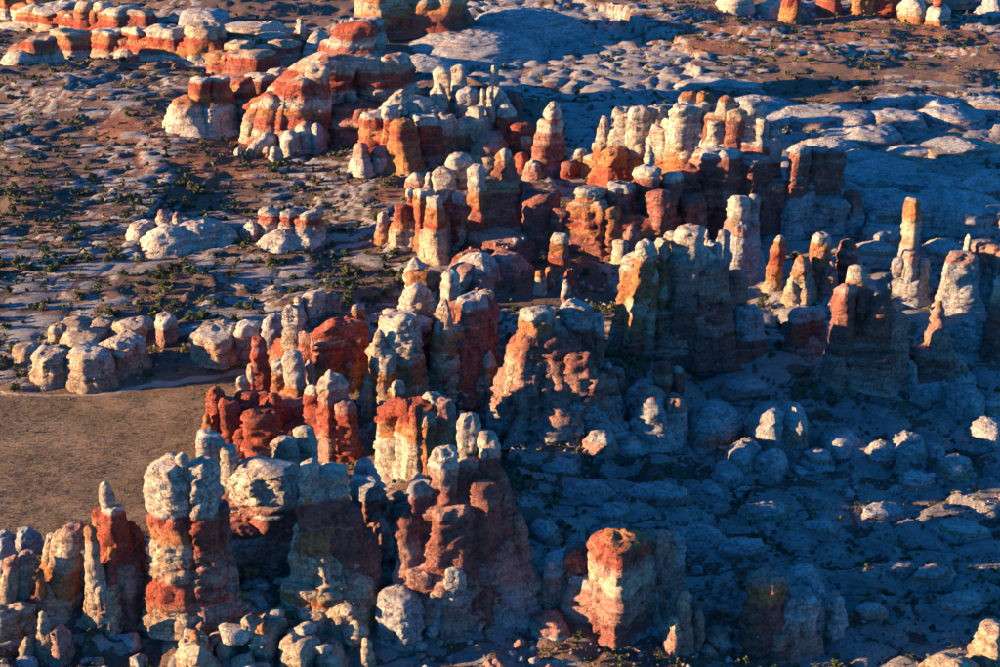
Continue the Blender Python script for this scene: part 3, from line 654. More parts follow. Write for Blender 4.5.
   (219,452,388,18,'capped',D(c="C0 R.3")),(210,456,412,14,'cone',D(c="C0 O.6")),(232,456,398,26,'tower',D(c="R0")),(262,458,406,46,'block',D(c="R0",dr=.6)),(318,456,386,20,'tower',D(c="R0 R.85 W.92")),(335,460,376,34,'tower',D(c="P0 R.3 P.7 W.86",caps=[(331,382,368,11,"W0")])),(346,458,400,20,'tower',D(c="R0 P.8")),
   (250,450,390,20,'tower',D(c="R0")),(277,452,392,20,'spire',D(c="O0 R.5"))]),
 ("white_crowned_tower", "large foreground tower with white bulging crown beside the dry meadow", "rock tower", "C0 O.08 R.16 C.3 C.45 O.55 R.62 W.7", [
   (180,626,456,44,'capped',D(sq=3,c="C0 O.08 R.14 C.28 C.42 O.52 R.6 W.68",caps=[(184,462,450,13,"W0")])),(210,622,459,40,'tower',D(sq=3,c="P0 R.12 P.24 R.4 R.56 W.68")),(192,630,540,60,'block',D(c="C0 R.4 P.6 R.8")),(224,606,500,26,'tower',D(c="P0 M.4 M.9"))]),
 ("standing_stone", "white domed knob just behind the large foreground tower", "rock knob", "M0 M.5 W.62", [(219,560,432,32,'capped',D()),(236,556,445,15,'tower',D(c="M0 W.6"))]),
 ("rock_massif", "maroon wall under a sloping white slab between the two foreground towers", "rock formation", "P0 P.3 M.4 M.62 W.72", [
   (268,556,456,84,'block',D(sl=.34,dr=.6,sq=3,c="P0 M.3 M.5 W.62")),(310,530,427,24,'tower',D(c="M0 W.6")),(290,540,436,26,'tower',D(c="M0 W.7")),(258,568,500,90,'block',D(c="P0 P.4 M.6 W.95",dr=.6)),(246,572,518,56,'block',D(c="P0 G.5 M.8")),(290,560,505,28,'tower',D(c="M0"))]),
 ("rock_tower", "foreground tower with split sunlit left edge and white crown", "rock tower", "C0 C.3 O.45 M.6 W.8", [
   (317,606,460,20,'capped',D(c="P0 C.2 C.42 O.5 R.66 O.74 W.8")),(338,608,466,38,'tower',D(sq=3,c="P0 P.3 M.4 M.78 W.82")),(303,610,526,22,'dome',D(c="P0 C.3")),(352,612,506,34,'tower',D(c="P0 M.4")),(322,628,570,70,'block',D(c="C0 O.4 C.7")),(345,640,590,60,'mound',D(c="C0")),(370,612,530,26,'tower',D(c="M0"))]),
 ("layered_knob", "maroon layered mound with white stacked top behind the split tower", "rock formation", "M0 M.62 W.7", [
   (369,560,478,44,'tower',D(sq=2.4,c="M0 M.7 G.8")),(368,540,456,28,'dome',D(c="M0 G.7")),(378,570,512,30,'dome',D(c="P0"))]),
 ("dark_tower", "big shaded maroon tower with sunlit white crown at bottom centre", "rock tower", "G0 P.2 M.4 M.7 W.85", [
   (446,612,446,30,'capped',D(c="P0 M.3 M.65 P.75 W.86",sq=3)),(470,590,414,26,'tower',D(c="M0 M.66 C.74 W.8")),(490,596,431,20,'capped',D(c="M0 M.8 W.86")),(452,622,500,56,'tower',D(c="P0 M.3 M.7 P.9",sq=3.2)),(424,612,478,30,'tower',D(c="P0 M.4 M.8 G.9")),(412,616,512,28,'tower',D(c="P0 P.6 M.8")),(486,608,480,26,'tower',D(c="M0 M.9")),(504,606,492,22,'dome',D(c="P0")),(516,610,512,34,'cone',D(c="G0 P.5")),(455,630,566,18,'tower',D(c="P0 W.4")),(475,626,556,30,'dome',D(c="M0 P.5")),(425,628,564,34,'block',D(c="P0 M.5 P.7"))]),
 ("rock_dome", "shaded grey dome at the foot of the big maroon tower", "rock dome", "G0", [(400,656,594,56,'dome',D(sq=2.2))]),
 ("meadow_spire", "tall red spire with white bulb head at the lower left edge of the meadow", "rock spire", "C0 C.2 R.4 O.6 R.85", [
   (112,612,508,18,'tower',D(c="C0 C.3 O.4 O.8 R.9",caps=[(109,514,480,15,"P0 W.25")])),(124,616,506,24,'tower',D(c="C0 P.3 R.45 R.9 W.95",ut=122)),(139,612,520,24,'spire',D(c="M0 R.4")),(96,622,526,11,'tower',D(c="C0 C.8 O.88",ut=101)),(106,632,566,16,'dome',D(c="P0 C.4")),(90,620,560,12,'cone',D(c="C0",ut=97)),(128,630,560,40,'block',D(c="M0 P.5"))]),
 ("leaning_fins", "row of leaning tan fins with rounded heads in the bottom left corner", "rock fins", "T0 C.5 C.8", [
   (0,612,556,15,'capped',D(ut=20,c="T0 C.5 P.8")),(14,620,551,18,'capped',D(ut=37,c="T0 C.5 P.85")),(42,622,568,8,'tower',D(ut=46,c="T0 O.5")),(44,598,533,12,'capped',D(ut=60,c="C0 O.4 C.6")),(52,604,530,14,'capped',D(ut=70,c="C0 O.3 C.5")),(62,616,527,26,'capped',D(ut=84,c="C0 O.2 O.45 C.5 C.9 P.95")),(52,622,582,22,'dome',D(c="C0 T.6")),(10,640,600,50,'block',D(c="T0 C.8"))]),
 ("rock_spire", "small tan pyramid below the leaning fins at bottom left", "rock spire", "T0 C.6", [(48,662,610,26,'cone',D()),(62,664,622,24,'dome',D(c="P0")),(30,666,636,20,'dome',D(c="T0"))]),
 ("rock_dome", "shaded grey domes behind the leaning fins on the left edge", "rock dome", "G0", [(28,556,522,32,'dome',D()),(6,556,527,26,'dome',D()),(8,585,545,26,'dome',D(c="G0"))]),
 ("round_butte", "drum shaped butte with orange rim and sunlit strip at lower right centre", "butte", "M0 M.22 P.32 P.5 C.6 P.74 R.82 O.95", [
   (614,642,531,66,'drum',D(rough=.8)),(580,622,546,40,'tower',D(c="P0 M.6")),(560,620,552,42,'tower',D(c="P0 G.7")),(548,616,582,30,'dome',D(c="G0")),(650,620,532,38,'tower',D(c="P0")),(668,614,534,34,'tower',D(c="P0 G.6"))]),
 ("rock_dome", "low rounded boulder dome at the left foot of the drum shaped butte", "rock dome", "G0 P.4", [(552,640,604,42,'dome',D(sq=2.2))]),
 ("rock_spire", "small spire with bright cream tip right of the drum shaped butte", "rock spire", "P0 P.5 C.7", [(683,654,590,20,'spire',D()),(672,656,616,22,'dome',D(c="P0 C.6")),(696,650,608,16,'dome',D(c="P0"))]),
 ("rock_tower", "squat maroon tower with an orange lit shoulder near bottom right", "rock tower", "M0 M.6 O.7 P.9", [(762,664,570,38,'block',D(sq=3)),(792,660,592,44,'tower',D(c="P0 G.5")),(775,666,620,50,'block',D(c="M0 P.5"))]),
 ("rock_dome", "three smooth blue grey domes behind the squat maroon tower", "rock dome", "G0", [(800,620,562,54,'dome',D()),(812,640,586,38,'dome',D()),(832,642,590,28,'dome',D())]),
 ("rock_dome", "stacked blocky shaded boulders between the drum butte and the squat tower", "rock dome", "G0 P.5", [(727,606,582,24,'dome',D()),(724,630,602,30,'dome',D(c="P0")),(715,652,628,34,'dome',D(c="P0")),(740,656,634,22,'dome',D())]),
 ("rock_outcrop", "broad pale domed outcrop at the near edge of the left slickrock", "rock outcrop", "T0 C.35 W.6", [
   (79,334,313,34,'slab',D()),(105,333,315,32,'slab',D()),(134,340,315,40,'slab',D()),(84,352,327,46,'slab',D()),(126,378,334,58,'block',D(c="T0 P.4 C.6 W.8",sq=2.6)),(96,390,346,46,'slab',D(c="T0 C.4 C.8 W.9")),(56,386,346,44,'slab',D(c="T0 C.4 W.85")),(30,364,342,32,'slab',D()),(167,348,315,24,'slab',D(c="P0 W.6")),(60,346,322,22,'slab',D())]),
 ("rock_outcrop", "rounded whale backed white boulder outcrop left of the red pinnacles", "rock outcrop", "T0 P.35 C.5 W.65", [(221,363,321,54,'slab',D(sq=2.8)),(250,358,318,26,'slab',D(c="P0 W.7")),(202,360,332,24,'slab',D()),(277,345,316,28,'slab',D(c="W0"))]),
 ("rock_outcrop", "white outcrop of low rounded knobs on the left plain", "rock outcrop", "W0 W.6 P.8", [(144,240,216,36,'dome',D()),(164,238,209,15,'dome',D()),(179,238,211,17,'dome',D()),(203,250,217,56,'dome',D()),(172,256,226,62,'mound',D()),(226,246,226,26,'mound',D())]),
 ("rock_outcrop", "low white outcrop with three red banded knobs on the left plain", "rock outcrop", "W0 P.5 R.62 W.78", [(270,240,208,18,'tower',D()),(290,240,211,18,'tower',D()),(312,241,211,17,'tower',D()),(252,243,221,24,'dome',D(c="P0 W.5")),(282,249,226,44,'mound',D(c="W0")),(308,249,226,40,'mound',D(c="W0"))]),
 ("tan_boulders", "row of big rounded tan boulders at the bottom edge left of centre", "boulders", "T0 C.5", [
   (196,670,636,36,'slab',D()),(229,660,634,24,'dome',D(c="C0")),(207,678,654,38,'dome',D()),(266,664,625,40,'slab',D()),(300,672,631,40,'slab',D()),(333,674,641,36,'dome',D(c="C0")),(367,674,640,19,'dome',D()),(246,676,656,30,'dome',D(c="C0")),(318,640,610,40,'slab',D(c="C0")),(180,690,664,40,'dome',D())]),
 ("rock_ledge", "red stumps and pale domes along the top right edge of the photo", "rock ledge", "R0 O.5", [
   (735,14,-8,40,'dome',D(c="W0")),(770,16,1,34,'dome',D(c="W0")),(792,20,-12,22,'spire',D(c="O0 R.5")),(828,16,-14,22,'tower',D(c="R0")),(857,14,-8,12,'tower',D(c="O0")),(878,13,-16,44,'block',D(c="R0 M.5")),(897,14,-3,32,'dome',D(c="W0")),(912,24,0,32,'dome',D(c="O0 C.3 W.7")),(934,26,3,34,'dome',D(c="O0 W.25",caps=[(936,5,-5,10,"R0")])),(960,12,-7,42,'dome',D(c="P0")),(990,14,-4,30,'mound',D(c="G0"))]),
 ("rock_outcrop", "tan layered outcrop cut off by the bottom right corner", "rock outcrop", "T0 C.5", [(988,680,618,52,'dome',D()),(948,700,650,70,'dome',D()),(900,716,660,60,'dome',D()),(1010,670,630,40,'dome',D())]),
]
# rounded slickrock domes that stand alone on the shaded ground: u, foot, top, width
DOMES_RIGHT = [
 (710,456,395,58),(766,457,402,36),(790,456,400,36),(744,474,436,36),(770,484,452,34),(835,458,425,46),(862,458,436,32),(880,468,436,36),(906,472,432,42),(930,468,441,28),(952,486,450,40),
 (962,424,382,42),(990,420,390,34),(985,454,420,40),(745,398,380,38),(818,470,446,26),(728,486,462,24),(915,490,470,30),(655,506,482,60),(600,468,444,34),(560,470,446,30),(585,498,478,36),(630,470,452,28),
 (930,590,566,40),(898,576,560,30),(870,620,600,34),(960,612,590,40),(700,548,522,46),(660,560,536,34),(742,560,540,36),(820,540,520,44),(880,520,503,40),(960,540,520,46),(770,520,500,34),(610,520,500,34),(540,540,516,30),(575,560,538,26)]
DOMES_FAR = [
 (808,132,104,74),(852,128,106,40),(895,132,108,56),(950,128,104,50),(985,110,93,56),(940,112,96,40),(900,104,94,40),(860,150,122,64),(910,160,140,70),(960,160,138,60),(830,160,134,50),
 (870,196,158,74),(925,200,172,80),(980,200,170,60),(900,230,192,76),(950,232,190,70),(990,236,200,44),(860,178,150,50),(780,130,108,40),(845,205,176,40),(760,108,92,50),(720,90,78,60),(875,262,240,40),(940,262,240,34),(860,300,276,36),(880,250,226,30),(985,262,238,36)]

def v_to_z(v, y):
    b = (333.5 - v) / F
    return CAM_H + y * (-sp + b * cp) / (cp + b * sp)
def u_to_x(u, y, z):
    dep = y * cp - (z - CAM_H) * sp
    return (u - 500) * dep / F

NAMED = []                                                   # (x, y, radius, short name) for describing what stands near
_seed = [1]
_fi = [0]
CORE = dict(great_tower=(.9, .8), twin_tower=(.88, 1), dark_tower=(.86, 1), white_crowned_tower=(.85, .95), rock_tower=(.85, .95), white_ridge=(.72, .9), ridge_tower=(.85, .95), fin_pair=(.6, .85), meadow_spire=(.7, .9), red_pinnacles=(.5, .85), rock_cluster=(.5, .8), rock_massif=(.6, .85), layered_knob=(.8, .9))
def build_form(name, label, cat, col, rows):
    _fi[0] += 1; _seed[0] = _fi[0] * 60; fr = random.Random(_fi[0])
    info = []
    for (u, vb, vt, w, kind, o) in rows:
        cx, cy, z0, W, Dp, zt, ppm = spot(u, vb, vt, w, o.get('dr', .85), kind)
        if w < 22 and name not in ('rock_spire', 'rock_pillar') and kind in ('tower', 'capped', 'block'): W *= 1.18; Dp *= 1.2
        info.append((cx, cy, z0, W, Dp, zt, ppm))
    ox = sum(i[0] for i in info) / len(info); oy = sum(i[1] for i in info) / len(info)
    oz = gz(ox, oy)
    zlo = min(i[2] for i in info); zs = max(i[5] for i in info) - zlo
    single = len(rows) == 1 and 'caps' not in rows[0][5]
    if single: ox, oy, oz = info[0][:3]
    root = None if single else link(name, None, None, (ox, oy, oz))
    for row, (cx, cy, z0, W, Dp, zt, ppm) in zip(rows, info):
        u, vb, vt, w, kind, o = row
        _seed[0] += 1
        h = max(zt - z0, 1.5)
        lean = (0, 0)
        if 'ut' in o: lean = (u_to_x(o['ut'], cy, zt) - u_to_x(u, cy, zt), 0)
        local = 'c' in o
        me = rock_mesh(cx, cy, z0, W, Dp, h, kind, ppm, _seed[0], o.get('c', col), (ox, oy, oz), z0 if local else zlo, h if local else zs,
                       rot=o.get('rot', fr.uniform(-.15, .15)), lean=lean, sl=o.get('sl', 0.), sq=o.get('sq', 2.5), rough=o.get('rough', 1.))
        if single:
            root = link(name, me, None, (ox, oy, oz)); part = root
        else:
            part = link(PNAME[kind], me, root)
        for (cu, cb, ct, cw, cs) in o.get('caps', []):
            zb, ztt = v_to_z(cb, cy), v_to_z(ct, cy)
            xx = u_to_x(cu, cy, zb); ww = cw / ppm; _seed[0] += 1
            zb -= .12 * (ztt - zb)
            me2 = rock_mesh(xx, cy - .15 * Dp, zb, ww, ww * .9, ztt - zb, 'head', ppm, _seed[0], cs, (ox, oy, oz), zb, ztt - zb, emb=.5)
            link('caprock', me2, part)
        ROCKS.append((cx, cy, W * .55, Dp * .55, zt))
    # the stone between neighbouring pillars
    FILL = dict(great_tower=None, leaning_fins=None, meadow_spire=None, red_pinnacles=(.45, .75), striped_butte=None, white_tower_massif=(.7, .95)).get(name, (.55, .85))
    if not single and FILL:
        idx = sorted(range(len(rows)), key=lambda k: info[k][0])
        for a in range(len(idx)):
            for b in idx[a + 1:]:
                p, q = info[idx[a]], info[b]
                if rows[idx[a]][4] in SOFT or rows[b][4] in SOFT: continue
                dist = math.hypot(p[0] - q[0], p[1] - q[1])
                if dist > .95 * (p[3] + q[3]) or dist < .2 * (p[3] + q[3]): continue
                lowi = idx[a] if p[5] - p[2] < q[5] - q[2] else b
                L = info[lowi]; hL = L[5] - L[2]
                h = hL * fr.uniform(*FILL)
                if fr.random() < .3 or h < 4: continue
                _seed[0] += 1
                o = rows[lowi][5]; local = 'c' in o
                wv = max(dist * 1.05, .5 * (p[3] + q[3]) * .8)
                me = rock_mesh((p[0] + q[0]) / 2, (p[1] + q[1]) / 2, L[2], wv, .42 * (p[4] + q[4]), h, fr.choice(['block', 'tower', 'tower']), L[6], _seed[0], o.get('c', col), (ox, oy, oz),
                               L[2] if local else zlo, hL if local else zs, rot=math.atan2(q[1] - p[1], q[0] - p[0]), lod=.7)
                link('wall_block', me, root)
    if len(rows) > 2 and any(r[4] not in SOFT for r in rows) and (name in CORE and (name != 'rock_tower' or rows[0][1] > 400) or min(r[1] for r in rows) > 250):    # the pale worn pediment they all rise from
        A = np.array([(i[0], i[1]) for i in info]); hm = max(i[5] - i[2] for i in info)
        cen = (A.max(0) + A.min(0)) / 2
        ev, vec = np.linalg.eigh(np.cov((A - cen).T) + np.eye(2) * 4)
        ax = vec[:, 1]; pr = (A - cen) @ ax; pq = (A - cen) @ vec[:, 0]
        mw = max(i[3] for i in info)
        _seed[0] += 1
        z0 = min(i[2] for i in info)
        top = max(info, key=lambda i: i[5] - i[2])
        ang = math.atan2(ax[1], ax[0])
        if name in CORE and (name != 'rock_tower' or rows[0][1] > 400):                                       # one body of stone, widest at the foot, that carries the crowns
            fh, fw = CORE[name]
            L1, L2 = fw * (np.ptp(pr) + mw * .55), fw * (np.ptp(pq) + mw * .6)
            hh = fh * hm; kd = 'core'
            dx, dy = .75 * (top[0] - cen[0]), .75 * (top[1] - cen[1])
            ln = (dx * math.cos(ang) + dy * math.sin(ang), -dx * math.sin(ang) + dy * math.cos(ang))
            sp_ = col if name != 'rock_spire' else rows[0][5].get('c', col)
        else:
            L1, L2 = np.ptp(pr) + mw * .75, np.ptp(pq) + mw * .7
            hh = min(.22 * hm, .3 * L2); kd = 'mound'; ln = (0, 0); sp_ = fr.choice(["G0 P.45 G.7", "G0 M.6", "G0"])
        me = rock_mesh(cen[0], cen[1], z0, L1, L2, hh, kd, info[0][6], _seed[0], sp_, (ox, oy, oz), z0, hm if kd == 'core' else hh, rot=ang, lean=ln, rough=1.7 if kd == 'core' else 1., lod=.8)
        link(PNAME[kd], me, root)
    tag(root, label, cat)
    rr = max(max(abs(i[0] - ox) + i[3] / 2 for i in info), 4)
    NAMED.append((ox, oy, rr, label))
    return root

# ------------------------------------------------------------------ the ground, one sheet to the horizon
def axis(lo, hi, step, far, n=14):
    a = np.arange(lo, hi + step, step)
    g = np.geomspace(step, far, n)
    return np.concatenate([(lo - g)[::-1], a, hi + g])
gx = axis(-460, 460, 2.0, 30000)
ya = [360.]
while ya[-1] < 1560: ya.append(ya[-1] + 1.35 * (ya[-1] / 420.) ** 1.0)
g_ = np.geomspace(5, 40000, 14)
gy = np.concatenate([(360 - g_)[::-1], np.array(ya), 1560 + g_])
GX, GY = np.meshgrid(gx, gy)
gh, gsl, ggr, grs = ground(GX, GY, True)
gxl, gyl = gx.tolist(), gy.tolist()
nx_, ny_ = len(gx), len(gy)
i = np.arange(ny_ - 1)[:, None] * nx_; j = np.arange(nx_ - 1)[None, :]
Fq = np.stack([i + j, i + j + 1, i + nx_ + j + 1, i + nx_ + j], -1).reshape(-1, 4)
gme = mesh_np("ground", np.stack([GX, GY, gh], -1).reshape(-1, 3), Fq, ground_mat(), attrs=dict(slick=gsl.ravel(), grass=ggr.ravel(), rust=grs.ravel()))
g_obj = link("ground", gme); g_obj["kind"] = "structure"
TRI += len(Fq) * 2

# pale dirt track along the edge of the meadow
def ribbon(name, pts, width, mat):
    P = []
    for k in range(len(pts) - 1):
        (u1, v1), (u2, v2) = pts[k], pts[k + 1]
        for q in np.linspace(0, 1, 24, endpoint=False): P.append(hit(u1 + (u2 - u1) * q, v1 + (v2 - v1) * q)[:2])
    P = np.array(P)
    ker = np.ones(15) / 15
    P = np.stack([np.convolve(np.pad(P[:, a], 7, mode='edge'), ker, 'valid') for a in (0, 1)], -1)
    T = np.gradient(P, axis=0); T /= np.linalg.norm(T, axis=1)[:, None] + 1e-9
    N = np.stack([-T[:, 1], T[:, 0]], -1)
    n = 7
    V = []
    for s in np.linspace(-1, 1, n):
        wob = width * (1 + .35 * np.sin(np.arange(len(P)) * .37 + s) * abs(s))
        Q = P + N * (s * wob / 2)[:, None]
        V.append(np.stack([Q[:, 0], Q[:, 1], ground(Q[:, 0], Q[:, 1]) + .22 - .16 * abs(s)], -1))
    V = np.stack(V, 1).reshape(-1, 3)
    a = np.arange(len(P) - 1)[:, None] * n; b = np.arange(n - 1)[None, :]
    Fq = np.stack([a + b, a + b + 1, a + n + b + 1, a + n + b], -1).reshape(-1, 4)
    o = link(name, mesh_np(name, V, Fq, mat)); o["kind"] = "structure"
    return o
track_mat = plain_mat("dirt_track", (.36, .235, .16), (.27, .175, .12), .3, .4, .2)
ribbon("dirt_track", [(-150, 388), (0, 393), (60, 396), (112, 394), (140, 386), (190, 381), (250, 371), (272, 362)], 2.8, track_mat)

for f in FORMS: build_form(*f)
def short(lab):
    w = lab.split(); out = []
    for k, x in enumerate(w):
        if k > 1 and x in ('the', 'low') or k > 1 and x in ('with', 'at', 'in', 'left', 'right', 'below', 'behind', 'beside', 'between', 'under', 'just', 'near', 'on', 'from', 'cut', 'along', 'balancing', 'joined', 'standing', 'flaring', 'crowned', 'each', 'leaning', 'rising', 'low', 'of') and not (x == 'of' and k < 4) and not (x in ('leaning', 'low', 'standing') and k < 3): break
        out.append(x)
    while out and out[-1] in ("of", "and", "the", "with"): out.pop()
    return " ".join(out[:7])
def near_name(x, y):
    best, bd = None, 1e9
    for (ox, oy, rr, lab) in NAMED:
        d = math.hypot(x - ox, y - oy) - rr
        if d < bd: best, bd = (ox, oy, rr, lab), d
    ox, oy, rr, lab = best
    dx, dy = x - ox, y - oy
    rel = ("right of" if dx > 0 else "left of") if abs(dx) > abs(dy) else ("behind" if dy > 0 else "in front of")
    return rel, short(lab)
MAIN = list(NAMED)
def lone_dome(u, vb, vt, w, kinds, zone, dr):
    k = rnd.choice(kinds)
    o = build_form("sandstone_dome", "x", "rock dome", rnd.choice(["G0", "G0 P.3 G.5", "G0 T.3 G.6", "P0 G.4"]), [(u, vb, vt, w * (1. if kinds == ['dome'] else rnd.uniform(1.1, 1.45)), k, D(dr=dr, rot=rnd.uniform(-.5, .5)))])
    NAMED.pop()
    rel, nm = near_name(o.location.x, o.location.y)
    size = "large" if w > 50 else "medium" if w > 32 else "small"
    sh = dict(dome="rounded", slab="flat topped", mound="low")[k]
    o["label"] = f"{size} {sh} sandstone dome {rel} the {nm}"
    o["group"] = zone
for k_, (u, vb, vt, w) in enumerate(DOMES_RIGHT): lone_dome(u, vb, vt, w, ['dome'] if k_ < 14 else ['dome', 'slab', 'slab', 'mound'], "domes on the shaded lower right flat", 1.1)
for (u, vb, vt, w) in DOMES_FAR: lone_dome(u, vb, vt, w, ['slab', 'slab', 'mound'], "domes of the upper right field", 1.)

# what lies under a point, seen straight from above: rock or soil
bpy.context.view_layer.update()
_dg = bpy.context.evaluated_depsgraph_get()
def drop(x, y):
    ok, loc, nor, *_ = scene.ray_cast(_dg, (x, y, 200), (0, 0, -1))
    return (loc.z, nor.z) if ok else (gz(x, y), 1.)

print('rocks', time.time() - _t0)
# ------------------------------------------------------------------ loose stones
def ico(sub=1):
    import bmesh
    bm = bmesh.new(); bmesh.ops.create_icosphere(bm, subdivisions=sub, radius=1)
    V = np.array([v.co[:] for v in bm.verts]); Fc = np.array([[v.index for v in f.verts] for f in bm.faces]); bm.free()
    return V, Fc
IV1, IF1 = ico(1); IV2, IF2 = ico(3)
def stone(V, s):
    r = np.random.default_rng(s)
    V = V.copy()
    for _ in range(9):                                        # knock flat faces off
        n = r.normal(size=3); n /= np.linalg.norm(n); d = r.uniform(.55, .85)
        k = np.maximum(V @ n - d, 0); V -= k[:, None] * n
    V *= (1 + .1 * fbm(V[:, 0] * 2 + s, V[:, 1] * 2, V[:, 2] * 2, s % 40, 3))[:, None]
    return V * np.array([r.uniform(.8, 1.2), r.uniform(.8, 1.1), r.uniform(.55, .9)])
st_mats = [rock_mat("W0"), rock_mat("P0"), rock_mat("C0"), rock_mat("O0"), rock_mat("G0")]
st_meshes = {}
for mi in range(len(st_mats)):
    for k in range(4):
        st_meshes[mi, k] = mesh_np("boulder", stone(IV2, 31 * mi + k), IF2, st_mats[mi], strata=np.full(len(IV2), .5))

RX = np.array(ROCKS)
def covered(x, y, pad=0.):
    return bool(np.any(((RX[:, 0] - x) / (RX[:, 2] + pad)) ** 2 + ((RX[:, 1] - y) / (RX[:, 3] + pad)) ** 2 < 1))
# talus: polygons in the photograph, number of big stones, stone colours
TALUS = [([(190, 575), (262, 560), (300, 600), (290, 640), (200, 662), (165, 640)], 55, (0, 2, 3, 3, 1), (1.2, 3.2)),
         ([(165, 640), (300, 625), (370, 640), (370, 690), (160, 690)], 16, (2, 0), (3.0, 6.5)),
         ([(375, 500), (412, 520), (420, 600), (380, 640), (362, 600)], 26, (4, 4, 1), (1.2, 3.0)),
         ([(420, 620), (530, 610), (560, 680), (400, 690)], 30, (4, 4, 1), (1.0, 2.6)),
         ([(245, 520), (300, 520), (300, 580), (250, 590)], 16, (4, 0, 1), (1.2, 2.8)),
         ([(345, 375), (372, 380), (372, 440), (345, 440)], 12, (3, 1, 2), (1.0, 2.4)),
         ([(420, 375), (500, 395), (500, 440), (440, 440)], 26, (4, 0, 2), (1.0, 2.6)),
         ([(570, 265), (640, 258), (640, 300), (590, 310)], 18, (3, 1, 2), (1.0, 2.0)),
         ([(440, 225), (560, 230), (560, 262), (440, 262)], 18, (4, 1), (1.2, 2.6)),
         ([(600, 400), (640, 380), (640, 440), (600, 450)], 10, (4,), (1.0, 2.4)),
         ([(640, 570), (720, 560), (740, 680), (690, 690)], 20, (4, 1), (1.2, 3.0)),
         ([(0, 600), (150, 620), (150, 690), (0, 690)], 18, (4, 2), (1.4, 3.4)),
         ([(700, 470), (980, 470), (980, 500), (700, 500)], 20, (4,), (1.2, 3.0))]
n_b = 0
for poly, n, ms, (s0, s1) in TALUS:
    us, vs_ = [p[0] for p in poly], [p[1] for p in poly]
    k = 0; tries = 0
    while k < n and tries < n * 20:
        tries += 1
        u, v = rnd.uniform(min(us), max(us)), rnd.uniform(min(vs_), max(vs_))
        if not inpoly(np.array([u]), np.array([v]), poly)[0]: continue
        x, y, z = hit(u, v)
        z, nz = drop(x, y)
        if nz < .6 or z - gz(x, y) > 9: continue
        s = s0 + (s1 - s0) * rnd.random() ** 2
        mi = rnd.choice(ms)
        o = link("boulder", st_meshes[mi, rnd.randrange(4)], None, (x, y, z + s * .22))
        o.scale = (s, s, s); o.rotation_euler = (rnd.uniform(-.3, .3), rnd.uniform(-.3, .3), rnd.uniform(0, 6.3))
        rel, nm = near_name(x, y)
        cn = ("white", "pink", "tan", "orange", "grey")[mi]
        tag(o, f"{'large' if s > 2.6 else 'medium' if s > 1.7 else 'small'} {cn} boulder {rel} the {nm}", "boulder", f"{cn} boulders {rel} the {nm}")
        k += 1; n_b += 1

def scatter_mesh(name, base_list, pts, scales, mat, flat=True, squash=None):
    """many copies of small shapes joined into one mesh"""
    Vs, Fs, n = [], [], 0
    for p, s in zip(pts, scales):
        V, Fc = base_list[rnd.randrange(len(base_list))]
        a = rnd.uniform(0, 6.28); c, q = math.cos(a), math.sin(a)
        W = V * s
        W = np.stack([W[:, 0] * c - W[:, 1] * q, W[:, 0] * q + W[:, 1] * c, W[:, 2]], -1) + np.array(p)
        Vs.append(W); Fs.append(Fc + n); n += len(V)
    V = np.concatenate(Vs); Fc = np.concatenate(Fs)
    return mesh_np(name, V, Fc, mat, smooth=not flat, strata=np.full(len(V), .5))

# rubble too small to pick apart
pts, scl = [], []
RX_big = [r for r in ROCKS if r[2] > 3]
cx_, cy_ = [], []
for _ in range(10000):
    r = rnd.choice(RX_big); a = rnd.uniform(0, 6.283); q = .95 + rnd.random() ** 2 * 1.1
    cx_.append(r[0] + r[2] * math.cos(a) * q); cy_.append(r[1] + r[3] * math.sin(a) * q)
for x, y in zip(cx_, cy_):
    z, nz = drop(x, y)
    if nz < .55 or z - gz(x, y) > 10: continue
    s = .25 + .9 * rnd.random() ** 3
    pts.append((x, y, z + s * .2)); scl.append(s)
for _ in range(9000):
    u, v = rnd.uniform(480, 1010), rnd.uniform(370, 675)
    x, y, z = hit(u, v)
    if rnd.random() < .45 or covered(x, y): continue
    s = .22 + .8 * rnd.random() ** 3
    pts.append((x, y, z + s * .2)); scl.append(s)
bases = [(stone(IV1, 900 + k), IF1) for k in range(6)]
me = scatter_mesh("talus_rubble", bases, pts, scl, rock_mat("P0 G.5"))
o = link("talus_rubble", me); o["kind"] = "stuff"; o["label"] = "loose broken rubble around the feet of the rock formations"; o["category"] = "rubble"
TRI += len(me.polygons)

print('stones', time.time() - _t0)
# ------------------------------------------------------------------ junipers and scrub
def crown_shape(seed, nclump, nleaf, leaf):
    r = np.random.default_rng(seed)
    V, Fc = [], []
    cl = []
    for k in range(nclump):
        a = r.uniform(0, 6.28); q = r.uniform(0, .75)
        cl.append((q * math.cos(a), q * math.sin(a), r.uniform(.3, 1.15) - .25 * q, r.uniform(.28, .5)))
    n = 0
    for k in range(nleaf):
        c = cl[k % nclump]
        d = r.normal(size=3); d /= np.linalg.norm(d); d *= c[3] * r.uniform(.55, 1.05)
        p = np.array([c[0] + d[0], c[1] + d[1], max(.06, c[2] + d[2] * .85)])
        e1 = r.normal(size=3); e1 /= np.linalg.norm(e1); e2 = np.cross(e1, r.normal(size=3)); e2 /= np.linalg.norm(e2)
        s = leaf * r.uniform(.6, 1.3)
        V += [p + e1 * s, p - e1 * s * .6 + e2 * s * .8, p - e1 * s * .5 - e2 * s * .8]
        Fc.append((n, n + 1, n + 2)); n += 3
    return np.array(V), np.array(Fc)
leaf_mats = [plain_mat("juniper_leaf", (.045, .062, .022), (.095, .108, .034), .8), plain_mat("scrub_leaf", (.075, .082, .034), (.150, .138, .052), .6),
             plain_mat("pinyon_leaf", (.030, .045, .020), (.060, .078, .028), .8)]
bark = plain_mat("juniper_bark", (.11, .075, .05), (.19, .14, .10), 2.)
cr_meshes = [mesh_np("crown", *crown_shape(50 + k, 7 + k % 3, 330, .15), leaf_mats[k % 3], smooth=False) for k in range(9)]
